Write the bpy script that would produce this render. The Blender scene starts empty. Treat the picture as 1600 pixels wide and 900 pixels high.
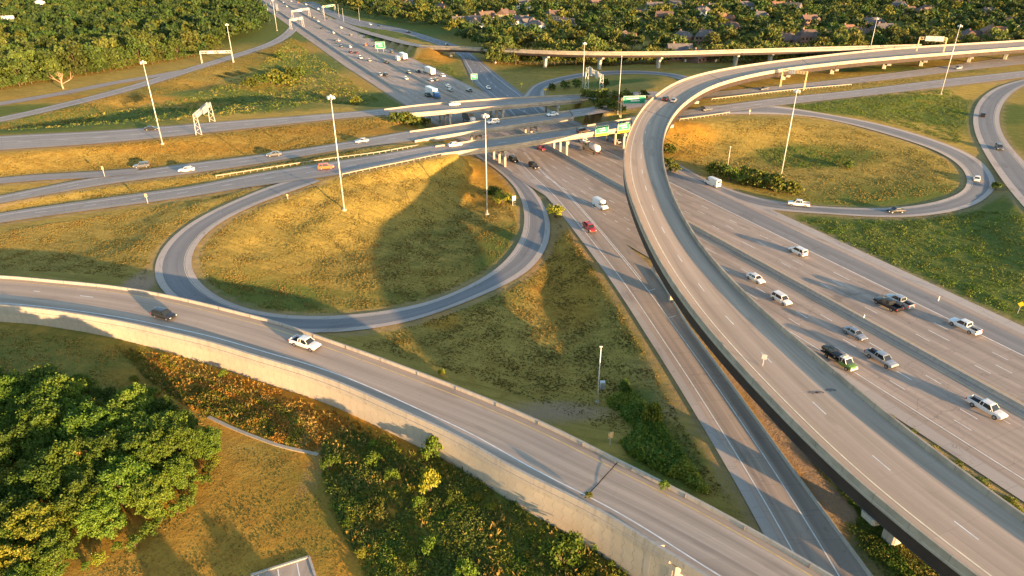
import bpy, bmesh, math, random
import numpy as np
from mathutils import Vector, Matrix, kdtree
R = math.radians
PI = math.pi
scene = bpy.context.scene
col = scene.collection
random.seed(7)
rng = np.random.default_rng(7)

# ------------------------------------------------------------------ camera, sky, sun, exposure
CAM_H, PITCH, FPX = 70.0, 27.5, 1067.0
cam_data = bpy.data.cameras.new('camera')
cam_data.sensor_width = 36.0
cam_data.lens = 36.0 * FPX / 1600.0
cam_data.clip_start = 1.0
cam_data.clip_end = 9000.0
cam = bpy.data.objects.new('camera', cam_data)
col.objects.link(cam)
cam.location = (0, 0, CAM_H)
cam.rotation_euler = (R(90 - PITCH), 0, 0)
scene.camera = cam

SUN_EL, SUN_AZ = 6.1, 137.0          # azimuth clockwise from +Y: behind the camera on its right
world = bpy.data.worlds.new('World')
scene.world = world
world.use_nodes = True
wn = world.node_tree
sky = wn.nodes.new('ShaderNodeTexSky')
sky.sky_type = 'NISHITA'
sky.sun_disc = False
sky.sun_elevation = R(SUN_EL)
sky.sun_rotation = R(SUN_AZ)
sky.altitude = 150
sky.air_density = 1.0
sky.dust_density = 0.9
sky.ozone_density = 1.4
bgn = wn.nodes['Background']
bgn.inputs['Strength'].default_value = 0.135
wn.links.new(sky.outputs['Color'], bgn.inputs['Color'])

sun_data = bpy.data.lights.new('sun', 'SUN')
sun_data.energy = 5.0
sun_data.angle = R(0.5)
sun_data.color = (1.0, 0.615, 0.285)
sun = bpy.data.objects.new('sun', sun_data)
col.objects.link(sun)
sdir = Vector((math.sin(R(SUN_AZ)) * math.cos(R(SUN_EL)), math.cos(R(SUN_AZ)) * math.cos(R(SUN_EL)), math.sin(R(SUN_EL))))
sun.rotation_euler = sdir.to_track_quat('Z', 'Y').to_euler()
sun.location = (200, -200, 300)

scene.view_settings.view_transform = 'Standard'
scene.view_settings.look = 'None'
scene.view_settings.gamma = 1.0
scene.view_settings.exposure = 1.98
scene.cycles.max_bounces = 6
scene.cycles.diffuse_bounces = 3

# ------------------------------------------------------------------ helpers
_p = R(PITCH)
_F = np.array([0, math.cos(_p), -math.sin(_p)])
_U = np.array([0, math.sin(_p), math.cos(_p)])
_X = np.array([1.0, 0, 0])

def P(x, y, z=0.0):
    """The point at height z that a survey of the photograph puts at column x, row y."""
    d = _F * FPX + _X * (x - 800) + _U * (450 - y)
    return np.array([0, 0, CAM_H]) + d * ((z - CAM_H) / d[2])

def link(o, parent=None):
    col.objects.link(o)
    if parent is not None:
        o.parent = parent
    return o

def tag(o, label=None, cat=None, group=None, kind=None):
    if label: o['label'] = label
    if cat: o['category'] = cat
    if group: o['group'] = group
    if kind: o['kind'] = kind
    return o

def empty(name, loc=(0, 0, 0), rz=0.0):
    o = bpy.data.objects.new(name, None)
    o.location = loc
    o.rotation_euler = (0, 0, rz)
    o.empty_display_size = 0.3
    return link(o)

def kids(o):
    return [c for c in bpy.data.objects if c.parent == o]

class MB:
    """collects verts and faces of ONE mesh; face material index per call"""
    def __init__(self):
        self.v = []; self.f = []; self.m = []; self.uv = None
    def add(self, vs, fs, mi=0):
        b = len(self.v)
        self.v += [tuple(float(c) for c in v) for v in vs]
        for f in fs:
            self.f.append(tuple(b + i for i in f)); self.m.append(mi)
        return self
    def box(self, cx, cy, cz, sx, sy, sz, mi=0, rz=0.0, taper=1.0):
        c, s = math.cos(rz), math.sin(rz)
        vs = []
        for z, k in ((-.5, 1.0), (.5, taper)):
            for x, y in ((-.5, -.5), (.5, -.5), (.5, .5), (-.5, .5)):
                X, Y = x * sx * k, y * sy * k
                vs.append((cx + X * c - Y * s, cy + X * s + Y * c, cz + z * sz))
        return self.add(vs, [(3, 2, 1, 0), (4, 5, 6, 7), (0, 1, 5, 4), (1, 2, 6, 5), (2, 3, 7, 6), (3, 0, 4, 7)], mi)
    def bar(self, a, b, w, h=None, mi=0):
        a = Vector(a); b = Vector(b); h = h or w
        d = (b - a).normalized()
        up = Vector((0, 0, 1)) if abs(d.z) < .95 else Vector((1, 0, 0))
        s = d.cross(up).normalized() * w / 2
        u = s.cross(d).normalized() * h / 2
        vs = [a - s - u, a + s - u, a + s + u, a - s + u, b - s - u, b + s - u, b + s + u, b - s + u]
        return self.add(vs, [(0, 1, 2, 3), (7, 6, 5, 4), (0, 4, 5, 1), (1, 5, 6, 2), (2, 6, 7, 3), (3, 7, 4, 0)], mi)
    def tube(self, pts, rad, n=8, mi=0):
        pts = [Vector(p) for p in pts]
        rings = []
        for i, p in enumerate(pts):
            d = (pts[min(i + 1, len(pts) - 1)] - pts[max(i - 1, 0)]).normalized()
            a = Vector((1, 0, 0)) if abs(d.x) < .8 else Vector((0, 1, 0))
            s = d.cross(a).normalized(); t = d.cross(s)
            r = rad[i] if isinstance(rad, (list, tuple)) else rad
            rings.append([p + s * math.cos(2 * PI * k / n) * r + t * math.sin(2 * PI * k / n) * r for k in range(n)])
        vs = [q for ring in rings for q in ring]
        fs = []
        for i in range(len(pts) - 1):
            for k in range(n):
                fs.append((i * n + k, i * n + (k + 1) % n, (i + 1) * n + (k + 1) % n, (i + 1) * n + k))
        fs.append(tuple(range(n - 1, -1, -1))); fs.append(tuple((len(pts) - 1) * n + k for k in range(n)))
        return self.add(vs, fs, mi)
    def loft(self, rings, mi=0, cap=True, closed=True):
        n = len(rings[0])
        vs = [q for r in rings for q in r]
        fs = []
        for i in range(len(rings) - 1):
            for k in range(n if closed else n - 1):
                fs.append((i * n + k, i * n + (k + 1) % n, (i + 1) * n + (k + 1) % n, (i + 1) * n + k))
        if cap:
            fs.append(tuple(range(n - 1, -1, -1))); fs.append(tuple((len(rings) - 1) * n + k for k in range(n)))
        return self.add(vs, fs, mi)
    def mesh(self, name, mats):
        me = bpy.data.meshes.new(name)
        me.from_pydata(self.v, [], self.f)
        for m in (mats if isinstance(mats, (list, tuple)) else [mats]):
            me.materials.append(m)
        if any(self.m):
            me.polygons.foreach_set('material_index', self.m)
        if self.uv is not None:
            l = me.uv_layers.new(name='UVMap')
            vi = np.zeros(len(me.loops), dtype=np.int32); me.loops.foreach_get('vertex_index', vi)
            l.data.foreach_set('uv', np.asarray(self.uv, dtype=np.float32)[vi].ravel())
        bm = bmesh.new(); bm.from_mesh(me)
        bmesh.ops.recalc_face_normals(bm, faces=bm.faces)
        bm.to_mesh(me); bm.free()
        me.update()
        return me
    def build(self, name, mats, parent=None, smooth=False):
        me = self.mesh(name, mats)
        if smooth:
            me.polygons.foreach_set('use_smooth', [True] * len(me.polygons))
        return link(bpy.data.objects.new(name, me), parent)

def np_mesh(name, V, F, mats, mi=None, smooth=False):
    """fast mesh from numpy arrays; F is (n,3) or (n,4)"""
    me = bpy.data.meshes.new(name)
    V = np.asarray(V, np.float32); F = np.asarray(F, np.int32)
    k = F.shape[1]
    me.vertices.add(len(V)); me.vertices.foreach_set('co', V.ravel())
    me.loops.add(F.size); me.loops.foreach_set('vertex_index', F.ravel())
    me.polygons.add(len(F))
    me.polygons.foreach_set('loop_start', np.arange(0, F.size, k, dtype=np.int32))
    me.polygons.foreach_set('loop_total', np.full(len(F), k, np.int32))
    for m in (mats if isinstance(mats, (list, tuple)) else [mats]):
        me.materials.append(m)
    if mi is not None:
        me.polygons.foreach_set('material_index', np.asarray(mi, np.int32))
    if smooth:
        me.polygons.foreach_set('use_smooth', np.ones(len(F), bool))
    me.update(calc_edges=True)
    return me

# ------------------------------------------------------------------ materials
class NT:
    def __init__(self, name):
        self.m = bpy.data.materials.new(name); self.m.use_nodes = True
        self.t = self.m.node_tree
        self.b = self.t.nodes['Principled BSDF']
    def n(self, typ, **kw):
        nd = self.t.nodes.new(typ)
        for k, v in kw.items():
            setattr(nd, k, v)
        return nd
    def l(self, a, b):
        self.t.links.new(a, b)
    def val(self, sock, v):
        if hasattr(v, 'links') or isinstance(v, bpy.types.NodeSocket): self.l(v, sock)
        else: sock.default_value = v
    def math(self, op, a, b=0.0, c=None, clamp=False):
        nd = self.n('ShaderNodeMath', operation=op, use_clamp=clamp)
        self.val(nd.inputs[0], a); self.val(nd.inputs[1], b)
        if c is not None: self.val(nd.inputs[2], c)
        return nd.outputs[0]
    def noise(self, vec, scale, detail=3, rough=.55, dist=0.0):
        nd = self.n('ShaderNodeTexNoise')
        if vec is not None: self.l(vec, nd.inputs['Vector'])
        nd.inputs['Scale'].default_value = scale; nd.inputs['Detail'].default_value = detail
        nd.inputs['Roughness'].default_value = rough; nd.inputs['Distortion'].default_value = dist
        return nd.outputs['Fac']
    def mix(self, f, a, b, blend='MIX'):
        nd = self.n('ShaderNodeMix', data_type='RGBA', blend_type=blend)
        self.val(nd.inputs['Factor'], f)
        for s, v in ((nd.inputs[6], a), (nd.inputs[7], b)):
            if isinstance(v, (tuple, list)): s.default_value = (*v[:3], 1)
            else: self.l(v, s)
        return nd.outputs[2]
    def ramp(self, f, lo, hi, a=0.0, b=1.0):
        nd = self.n('ShaderNodeMapRange', clamp=True)
        self.val(nd.inputs[0], f)
        nd.inputs[1].default_value = lo; nd.inputs[2].default_value = hi
        nd.inputs[3].default_value = a; nd.inputs[4].default_value = b
        return nd.outputs[0]
    def scalev(self, vec, s):
        nd = self.n('ShaderNodeVectorMath', operation='MULTIPLY')
        self.l(vec, nd.inputs[0]); nd.inputs[1].default_value = s
        return nd.outputs[0]
    def bump(self, h, strength, dist):
        nd = self.n('ShaderNodeBump')
        nd.inputs['Strength'].default_value = strength; nd.inputs['Distance'].default_value = dist
        self.l(h, nd.inputs['Height']); self.l(nd.outputs['Normal'], self.b.inputs['Normal'])
    def base(self, c): 
        if isinstance(c, (tuple, list)): self.b.inputs['Base Color'].default_value = (*c[:3], 1)
        else: self.l(c, self.b.inputs['Base Color'])
    def rough(self, r, spec=.3):
        self.val(self.b.inputs['Roughness'], r)
        self.b.inputs['Specular IOR Level'].default_value = spec

def plain(name, c, rough=.6, metal=0.0, spec=.4, var=.12, scale=1.5):
    t = NT(name)
    tc = t.n('ShaderNodeTexCoord').outputs['Object']
    f = t.noise(tc, scale, 4)
    d = tuple(x * (1 - var) for x in c); e = tuple(min(1, x * (1 + var)) for x in c)
    t.base(t.mix(t.ramp(f, .3, .7), d, e))
    t.rough(rough, spec); t.b.inputs['Metallic'].default_value = metal
    return t.m

def paint(name, c, metal=0.0, rough=.28):
    t = NT(name)
    tc = t.n('ShaderNodeTexCoord').outputs['Object']
    f = t.noise(tc, 2.2, 4)
    t.base(t.mix(t.ramp(f, .35, .75), c, tuple(x * .82 + .01 for x in c)))
    t.rough(t.ramp(f, .2, .8, rough - .06, rough + .14), .5)
    t.b.inputs['Metallic'].default_value = metal
    t.b.inputs['Coat Weight'].default_value = .35
    return t.m

def road_mat(name, light, dark, joint=5.0, streak=.5, crack=.3, lane=3.6, tracks=.25, jw=.3):
    """UV in metres: u across, v along"""
    t = NT(name)
    uv = t.n('ShaderNodeUVMap').outputs['UV']
    sx = t.n('ShaderNodeSeparateXYZ'); t.l(uv, sx.inputs[0])
    u, v = sx.outputs[0], sx.outputs[1]
    big = t.noise(uv, .035, 4, .6)
    st = t.noise(t.scalev(uv, (1.1, .02, 1)), 1.0, 4, .65)
    fine = t.noise(uv, 2.3, 4, .7)
    slab = t.n('ShaderNodeTexWhiteNoise', noise_dimensions='2D')
    fl = t.n('ShaderNodeVectorMath', operation='FLOOR'); t.l(t.scalev(uv, (1 / lane, 1 / (joint * 6), 1)), fl.inputs[0])
    t.l(fl.outputs[0], slab.inputs['Vector'])
    c = t.mix(t.ramp(big, .3, .7), light, tuple(.5 * a + .5 * b for a, b in zip(light, dark)))
    c = t.mix(t.math('MULTIPLY', t.ramp(st, .42, .72), streak), c, dark)
    c = t.mix(t.math('MULTIPLY', t.math('POWER', slab.outputs['Value'], 2.0), .42), c, dark)
    # wheel tracks: two darker bands in every lane
    w = t.math('ABSOLUTE', t.math('SINE', t.math('MULTIPLY', u, PI * 2 / lane)))
    c = t.mix(t.math('MULTIPLY', t.ramp(w, .6, 1.0), tracks), c, dark)
    c = t.mix(t.math('MULTIPLY', t.ramp(fine, .35, .75), .25), c, dark)
    # oil-darkened middle of every lane and blotchy repairs
    oil = t.math('ABSOLUTE', t.math('COSINE', t.math('MULTIPLY', u, PI / lane)))
    c = t.mix(t.math('MULTIPLY', t.math('MULTIPLY', t.ramp(oil, .75, 1.0), t.ramp(st, .3, .6)), tracks * 1.2), c, tuple(x * .7 for x in dark))
    rep = t.noise(t.scalev(uv, (.28, .07, 1)), 1.0, 2, .5)
    c = t.mix(t.math('MULTIPLY', t.ramp(rep, .61, .66), .5), c, tuple(x * .8 for x in dark))
    j = t.math('PINGPONG', v, joint / 2)
    c = t.mix(t.math('MULTIPLY', t.math('LESS_THAN', j, .05), jw), c, tuple(x * .45 for x in dark))
    # meandering cracks
    cr = t.n('ShaderNodeTexVoronoi', feature='DISTANCE_TO_EDGE'); cr.inputs['Scale'].default_value = .12
    dv = t.n('ShaderNodeVectorMath', operation='ADD'); t.l(uv, dv.inputs[0])
    nz = t.n('ShaderNodeTexNoise'); nz.inputs['Scale'].default_value = .5; t.l(uv, nz.inputs['Vector'])
    t.l(t.scalev(nz.outputs['Color'], (5, 5, 0)), dv.inputs[1]); t.l(dv.outputs[0], cr.inputs['Vector'])
    c = t.mix(t.math('MULTIPLY', t.math('LESS_THAN', cr.outputs['Distance'], .006), crack), c, tuple(x * .4 for x in dark))
    t.base(c)
    t.rough(.85, .25)
    t.bump(fine, .15, .01)
    return t.m

def leaf_mat(name, cols, rough=.6, hue_noise=.12, spark=.7):
    t = NT(name)
    g = t.n('ShaderNodeNewGeometry'); oi = t.n('ShaderNodeObjectInfo')
    tc = t.n('ShaderNodeTexCoord')
    clump = t.noise(tc.outputs['Object'], .45, 2)
    a, b, c3 = cols
    c = t.mix(t.ramp(clump, .3, .7), a, b)
    c = t.mix(t.math('MULTIPLY', t.ramp(g.outputs['Random Per Island'], .45, 1), spark), c, c3)
    hv = t.n('ShaderNodeHueSaturation')
    t.l(t.ramp(oi.outputs['Random'], 0, 1, .5 - hue_noise * .3, .5 + hue_noise * .18), hv.inputs['Hue'])
    wn_ = t.n('ShaderNodeTexWhiteNoise', noise_dimensions='1D'); t.l(oi.outputs['Random'], wn_.inputs['W'])
    t.l(t.ramp(wn_.outputs['Value'], 0, 1, .62, 1.35), hv.inputs['Value'])
    t.l(c, hv.inputs['Color'])
    t.base(hv.outputs[0])
    t.rough(rough, .25)
    tr = t.n('ShaderNodeBsdfTranslucent'); t.l(hv.outputs[0], tr.inputs['Color'])
    ms = t.n('ShaderNodeMixShader'); ms.inputs[0].default_value = .25
    out = t.t.nodes['Material Output']
    t.l(t.b.outputs[0], ms.inputs[1]); t.l(tr.outputs[0], ms.inputs[2]); t.l(ms.outputs[0], out.inputs['Surface'])
    return t.m

M = {}
M['concrete_road'] = road_mat('concrete_road', (.53, .42, .335), (.28, .23, .19), 5.0, .75, .3, tracks=.4)
M['ramp_concrete'] = road_mat('ramp_concrete', (.53, .42, .33), (.35, .275, .215), 4.5, .8, .08, jw=.12, tracks=.5)
M['fly_concrete'] = road_mat('fly_concrete', (.53, .42, .325), (.35, .275, .21), 9.0, .8, .06, jw=.15, tracks=.5)
M['asphalt'] = road_mat('asphalt', (.27, .27, .275), (.17, .172, .178), 400.0, .6, .3, tracks=.35)
M['old_asphalt'] = road_mat('old_asphalt', (.40, .355, .32), (.24, .22, .205), 12.0, .5, .4)
M['worn_asphalt'] = road_mat('worn_asphalt', (.33, .315, .305), (.20, .195, .192), 400.0, .8, .4, tracks=.4)
M['shoulder'] = road_mat('shoulder', (.47, .41, .36), (.34, .30, .27), 5.0, .35, .5, tracks=0.0)
M['white_line'] = plain('white_line', (.74, .73, .69), .7, var=.18, scale=.8)
M['yellow_line'] = plain('yellow_line', (.66, .46, .18), .7, var=.18, scale=.8)
M['concrete'] = plain('concrete', (.44, .395, .335), .85, var=.16, scale=.5, spec=.2)
t = NT('concrete_streaked'); tc_ = t.n('ShaderNodeTexCoord').outputs['Object']
n_a = t.noise(tc_, .35, 5, .6); n_b = t.noise(t.scalev(tc_, (1.6, 1.6, .12)), 1.0, 4, .65)
cc_ = t.mix(t.ramp(n_a, .3, .7), (.46, .415, .355), (.40, .36, .305)); cc_ = t.mix(t.math('MULTIPLY', t.ramp(n_b, .5, .75), .6), cc_, (.22, .195, .165)); t.base(cc_); t.rough(.88, .2); t.bump(n_a, .2, .03)
M['concrete'] = t.m
M['bridge_tan'] = plain('bridge_tan', (.36, .31, .245), .88, var=.22, scale=.4, spec=.2)
M['joint_grey'] = plain('joint_grey', (.16, .145, .13), .9)
M['cream_line'] = plain('cream_line', (.70, .61, .44), .7, var=.18, scale=.8)
M['dark_girder'] = plain('dark_girder', (.040, .027, .022), .75, var=.25, scale=.3)
M['concrete_grey'] = plain('concrete_grey', (.40, .38, .35), .85, var=.2, scale=.4, spec=.2)
M['rust_girder'] = plain('rust_girder', (.115, .05, .03), .7, var=.25, scale=.3)
M['steel'] = plain('steel', (.55, .55, .54), .45, .6, var=.1)
M['galv'] = plain('galv', (.62, .61, .58), .5, .25, var=.1)
M['tan_steel'] = plain('tan_steel', (.62, .46, .24), .6, .1)
M['sign_back'] = plain('sign_back', (.50, .51, .52), .5, .4)
M['sign_green'] = plain('sign_green', (.02, .30, .15), .4, var=.05)
M['sign_white'] = plain('sign_white', (.80, .80, .77), .4, var=.03)
M['sign_yellow'] = plain('sign_yellow', (.85, .55, .03), .4, var=.05)
M['tyre'] = plain('tyre', (.018, .018, .019), .85)
M['rim'] = plain('rim', (.42, .42, .43), .35, .8)
M['black_trim'] = plain('black_trim', (.02, .02, .022), .6)
M['headlight'] = plain('headlight', (.75, .75, .72), .15, var=.02)
M['tail_light'] = plain('tail_light', (.45, .02, .015), .25, var=.05)
M['bark'] = plain('bark', (.13, .09, .06), .9, var=.3, scale=3)
M['dead_wood'] = plain('dead_wood', (.42, .27, .17), .9, var=.25, scale=3)
t = NT('glass'); t.base((.02, .026, .032)); t.rough(.08, .6); M['glass'] = t.m
for nm, c, mt in (('white', (.80, .79, .77), 0), ('black', (.016, .016, .018), 0), ('silver', (.46, .48, .50), .5), ('grey', (.14, .145, .15), .4),
                  ('red', (.38, .015, .02), 0), ('orange', (.62, .13, .03), 0), ('green', (.11, .22, .035), 0), ('blue', (.04, .13, .32), 0),
                  ('maroon', (.16, .012, .02), 0), ('tan', (.52, .42, .28), 0), ('slate', (.30, .34, .40), .4), ('brown', (.10, .05, .03), 0)):
    M['paint_' + nm] = paint('paint_' + nm, c, mt)

# grass: the tint attribute carries which plants grow where (r green growth, g bare dirt, b rust-coloured dry grass)
def grass_mat():
    t = NT('grass_ground')
    at = t.n('ShaderNodeAttribute', attribute_name='tint')
    sp = t.n('ShaderNodeSeparateColor'); t.l(at.outputs['Color'], sp.inputs[0])
    tc = t.n('ShaderNodeTexCoord').outputs['Object']
    n1 = t.noise(tc, .045, 5, .6, .6); n2 = t.noise(tc, .35, 5, .65); n3 = t.noise(tc, 2.4, 5, .75)
    rot = t.n('ShaderNodeVectorRotate', rotation_type='Z_AXIS'); t.l(tc, rot.inputs['Vector']); rot.inputs['Angle'].default_value = R(20)
    mow = t.noise(t.scalev(rot.outputs[0], (.06, .9, .5)), 1.0, 3, .6)
    dry = t.mix(t.ramp(n1, .32, .68), (.40, .285, .066), (.31, .225, .052))
    dry = t.mix(t.math('MULTIPLY', t.ramp(n2, .45, .72), .75), dry, (.22, .17, .036))
    dry = t.mix(t.math('MULTIPLY', t.ramp(mow, .46, .64), .75), dry, (.215, .165, .036))
    dry = t.mix(t.math('MULTIPLY', t.ramp(n3, .5, .8), .5), dry, (.42, .32, .095))
    grn = t.mix(t.ramp(n2, .35, .65), (.095, .13, .026), (.15, .165, .034))
    grn = t.mix(t.math('MULTIPLY', t.ramp(n3, .45, .8), .6), grn, (.030, .058, .010))
    g_f = t.math('ADD', sp.outputs[0], t.math('MULTIPLY', t.math('SUBTRACT', n2, .5), .9))
    c = t.mix(t.ramp(g_f, .25, .75), dry, grn)
    rust = t.mix(t.ramp(n2, .35, .65), (.44, .235, .032), (.28, .16, .03))
    r_f = t.math('ADD', sp.outputs[2], t.math('MULTIPLY', t.math('SUBTRACT', n2, .5), .9))
    c = t.mix(t.ramp(r_f, .3, .8), c, rust)
    dirt = t.mix(t.ramp(n3, .35, .7), (.40, .28, .18), (.28, .195, .125))
    d_f = t.math('ADD', sp.outputs[1], t.math('MULTIPLY', t.math('SUBTRACT', n3, .5), .9))
    c = t.mix(t.ramp(d_f, .35, .7), c, dirt)
    t.base(c); t.rough(.95, .1)
    h = t.math('ADD', t.math('MULTIPLY', n3, .55), t.math('MULTIPLY', n2, 1.2))
    t.bump(h, .8, .4)
    return t.m
M['grass'] = grass_mat()

# ------------------------------------------------------------------ curves and ribbons
def spline(pts, step=2.0, smooth=2):
    """Catmull-Rom through 3D points, resampled evenly"""
    p = np.asarray(pts, float)
    if len(p) == 2:
        q = p
    else:
        e = np.vstack([2 * p[0] - p[1], p, 2 * p[-1] - p[-2]])
        out = []
        for i in range(1, len(e) - 2):
            p0, p1, p2, p3 = e[i - 1], e[i], e[i + 1], e[i + 2]
            def tj(a, b): return max(np.linalg.norm(b - a), 1e-6) ** .5
            t0 = 0; t1 = tj(p0, p1); t2 = t1 + tj(p1, p2); t3 = t2 + tj(p2, p3)
            t_ = np.linspace(t1, t2, 14, endpoint=False)[:, None]
            A1 = (t1 - t_) / (t1 - t0) * p0 + (t_ - t0) / (t1 - t0) * p1
            A2 = (t2 - t_) / (t2 - t1) * p1 + (t_ - t1) / (t2 - t1) * p2
            A3 = (t3 - t_) / (t3 - t2) * p2 + (t_ - t2) / (t3 - t2) * p3
            B1 = (t2 - t_) / (t2 - t0) * A1 + (t_ - t0) / (t2 - t0) * A2
            B2 = (t3 - t_) / (t3 - t1) * A2 + (t_ - t1) / (t3 - t1) * A3
            out.append((t2 - t_) / (t2 - t1) * B1 + (t_ - t1) / (t2 - t1) * B2)
        q = np.vstack(out + [p[-1:]])
    d = np.r_[0, np.cumsum(np.linalg.norm(np.diff(q, axis=0), axis=1))]
    n = max(2, int(d[-1] / step) + 1)
    s = np.linspace(0, d[-1], n)
    r = np.stack([np.interp(s, d, q[:, k]) for k in range(3)], 1)
    for _ in range(smooth):
        r2 = r.copy(); r2[1:-1] = (r[:-2] + 2 * r[1:-1] + r[2:]) / 4; r = r2
    return r

def resample(q, n):
    d = np.r_[0, np.cumsum(np.linalg.norm(np.diff(q, axis=0), axis=1))]
    s = np.linspace(0, d[-1], n)
    return np.stack([np.interp(s, d, q[:, k]) for k in range(3)], 1)

def px(edge):
    return [P(*e) for e in edge]

ROADS = {}          # name -> (L, R) edge arrays
GROUND = []         # (x, y, z) samples that shape the terrain
FOOT = []           # footprint samples the terrain must stay under

def edges(Lp, Rp, step=2.5, smooth=6):
    L = spline(px(Lp), step, smooth); Rr = spline(px(Rp), step, smooth)
    n = max(len(L), len(Rr))
    return resample(L, n), resample(Rr, n)

def centre_edges(pts, width, step=2.5, smooth=6):
    c = spline(px(pts), step, smooth)
    d = np.gradient(c, axis=0); d[:, 2] = 0; d /= np.linalg.norm(d, axis=1)[:, None] + 1e-9
    nrm = np.stack([-d[:, 1], d[:, 0], 0 * d[:, 0]], 1)
    return c + nrm * width / 2, c - nrm * width / 2

def ribbon_mb(L, Rr, lift=0.0, cols=4):
    mb = MB(); uv = []
    along = np.r_[0, np.cumsum(np.linalg.norm(np.diff((L + Rr) / 2, axis=0), axis=1))]
    for i in range(len(L)):
        w = np.linalg.norm(Rr[i] - L[i])
        for k in range(cols + 1):
            f = k / cols
            q = L[i] * (1 - f) + Rr[i] * f
            mb.v.append((q[0], q[1], q[2] + lift)); uv.append((f * w, along[i]))
    for i in range(len(L) - 1):
        for k in range(cols):
            a = i * (cols + 1) + k
            mb.f.append((a, a + cols + 1, a + cols + 2, a + 1)); mb.m.append(0)
    mb.uv = uv
    return mb

def register(name, L, Rr, ground=True, shoulder=0.0):
    key, k = name, 2
    while key in ROADS: key = '%s_%d' % (name, k); k += 1
    ROADS[key] = (L, Rr)
    if ground:
        for i in range(len(L)):
            w = np.linalg.norm(Rr[i] - L[i]); k = max(2, int(w / 2.0) + 1)
            for f in np.linspace(0, 1, k):
                q = L[i] * (1 - f) + Rr[i] * f
                FOOT.append(q)
            if i % 2 == 0:
                GROUND.append(L[i]); GROUND.append(Rr[i]); 

def road(name, L, Rr, mat, lift=.004, ground=True, parent=None):
    o = ribbon_mb(L, Rr, lift).build(name, mat, parent)
    if parent is None: tag(o, kind='structure')
    register(name, L, Rr, ground)
    return o

def offset_path(L, Rr, off, from_left=True):
    d = Rr - L; d /= np.linalg.norm(d, axis=1)[:, None] + 1e-9
    return L + d * off if from_left else Rr - d * off

def frac_path(L, Rr, f):
    return L * (1 - f) + Rr * f

def stripe(mb, path, w=.2, dash=None, lift=.02):
    """flat painted strip along a 3D path"""
    q = resample(path, max(2, int(np.linalg.norm(np.diff(path, axis=0), axis=1).sum() / 1.5)))
    d = np.gradient(q, axis=0); d[:, 2] = 0; d /= np.linalg.norm(d, axis=1)[:, None] + 1e-9
    nrm = np.stack([-d[:, 1], d[:, 0], 0 * d[:, 0]], 1) * w / 2
    s = np.r_[0, np.cumsum(np.linalg.norm(np.diff(q, axis=0), axis=1))]
    def strip(i0, i1):
        vs = []
        for i in range(i0, i1 + 1):
            vs.append(q[i] + nrm[i] + [0, 0, lift]); vs.append(q[i] - nrm[i] + [0, 0, lift])
        mb.add(vs, [(2 * k, 2 * k + 1, 2 * k + 3, 2 * k + 2) for k in range(i1 - i0)])
    if dash is None:
        strip(0, len(q) - 1)
    else:
        on, off = dash; a = random.uniform(0, off)
        while a + on < s[-1]:
            i0 = int(np.searchsorted(s, a)); i1 = int(np.searchsorted(s, a + on))
            if i1 > i0: strip(i0, min(i1, len(q) - 1))
            a += on + off

def sweep(mb, path, prof, mi=0):
    """sweep a closed cross-section [(side, up)...] along a path; side is to the left of travel"""
    d = np.gradient(path, axis=0); d[:, 2] = 0; d /= np.linalg.norm(d, axis=1)[:, None] + 1e-9
    nrm = np.stack([-d[:, 1], d[:, 0], 0 * d[:, 0]], 1)
    mb.loft([[path[i] + nrm[i] * a + np.array([0, 0, b]) for a, b in prof] for i in range(len(path))], mi)

JERSEY = [(-.30, -.02), (.30, -.02), (.27, .12), (.12, .38), (.09, .86), (-.09, .86), (-.12, .38), (-.27, .12)]
PARAPET = [(-.17, -.05), (.17, -.05), (.15, .92), (-.15, .92)]

# ------------------------------------------------------------------ the road network
U2 = np.array([-0.4146, 0.910]); N2 = np.array([0.910, 0.4146])
def ST(s, t, z=0.0):
    q = N2 * s + U2 * t
    return np.array([q[0], q[1], z])
TT = np.linspace(-90, 1500, 400)
FL = np.array([ST(np.interp(t, [-90, 110, 125, 165, 178, 315, 420, 600, 1500], [93.7, 93.7, 92.5, 90, 89.5, 86, 83.5, 83, 83]), t) for t in TT])
FR = np.array([ST(np.interp(t, [-90, 60, 125, 160, 290, 315, 450, 1500], [142.3, 142, 143, 143.6, 142, 130, 127.7, 127]), t) for t in TT]) if False else \
     np.array([ST(np.interp(t, [-90, 60, 125, 160, 290, 318, 450, 1500], [142.3, 142, 143, 143.6, 142, 130, 127.7, 127]), t) for t in TT])
MED = np.interp(TT, [-90, 250, 400, 1500], [114.6, 114.2, 110, 109.5])
fw = road('freeway', FL, FR, M['concrete_road'], .004)
wm, ym = MB(), MB()
def stf(sfun, t0, t1):
    tt = np.linspace(t0, t1, int((t1 - t0) / 3)); return np.array([ST(sfun(t), t) for t in tt])
med = lambda t: np.interp(t, TT, MED)
for k in range(1, 4):
    stripe(wm, stf(lambda t: med(t) - 1.9 - 3.6 * k, -80, 1300), .16, (3.2, 9.0), .012)
    stripe(wm, stf(lambda t: med(t) + 1.9 + 3.6 * k, -80, 1300), .16, (3.2, 9.0), .012)
stripe(ym, stf(lambda t: med(t) - 1.9, -80, 1300), .16, None, .012)
stripe(ym, stf(lambda t: med(t) + 1.9, -80, 1300), .16, None, .012)
stripe(wm, stf(lambda t: med(t) - 1.9 - 3.6 * 4, -80, 120), .18, None, .012)
stripe(wm, stf(lambda t: med(t) - 1.9 - 3.6 * 4, 330, 1300), .18, None, .012)
stripe(wm, stf(lambda t: med(t) - 1.9 - 3.6 * 4, 120, 330), .2, (2.0, 4.0), .012)
stripe(wm, stf(lambda t: med(t) + 1.9 + 3.6 * 4 + .5, -80, 300), .2, None, .012)
stripe(wm, stf(lambda t: med(t) + 1.9 + 3.6 * 4 - .3, 330, 1300), .16, None, .012)
wm.build('white_marking', M['white_line'], fw); ym.build('yellow_marking', M['yellow_line'], fw)
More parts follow.
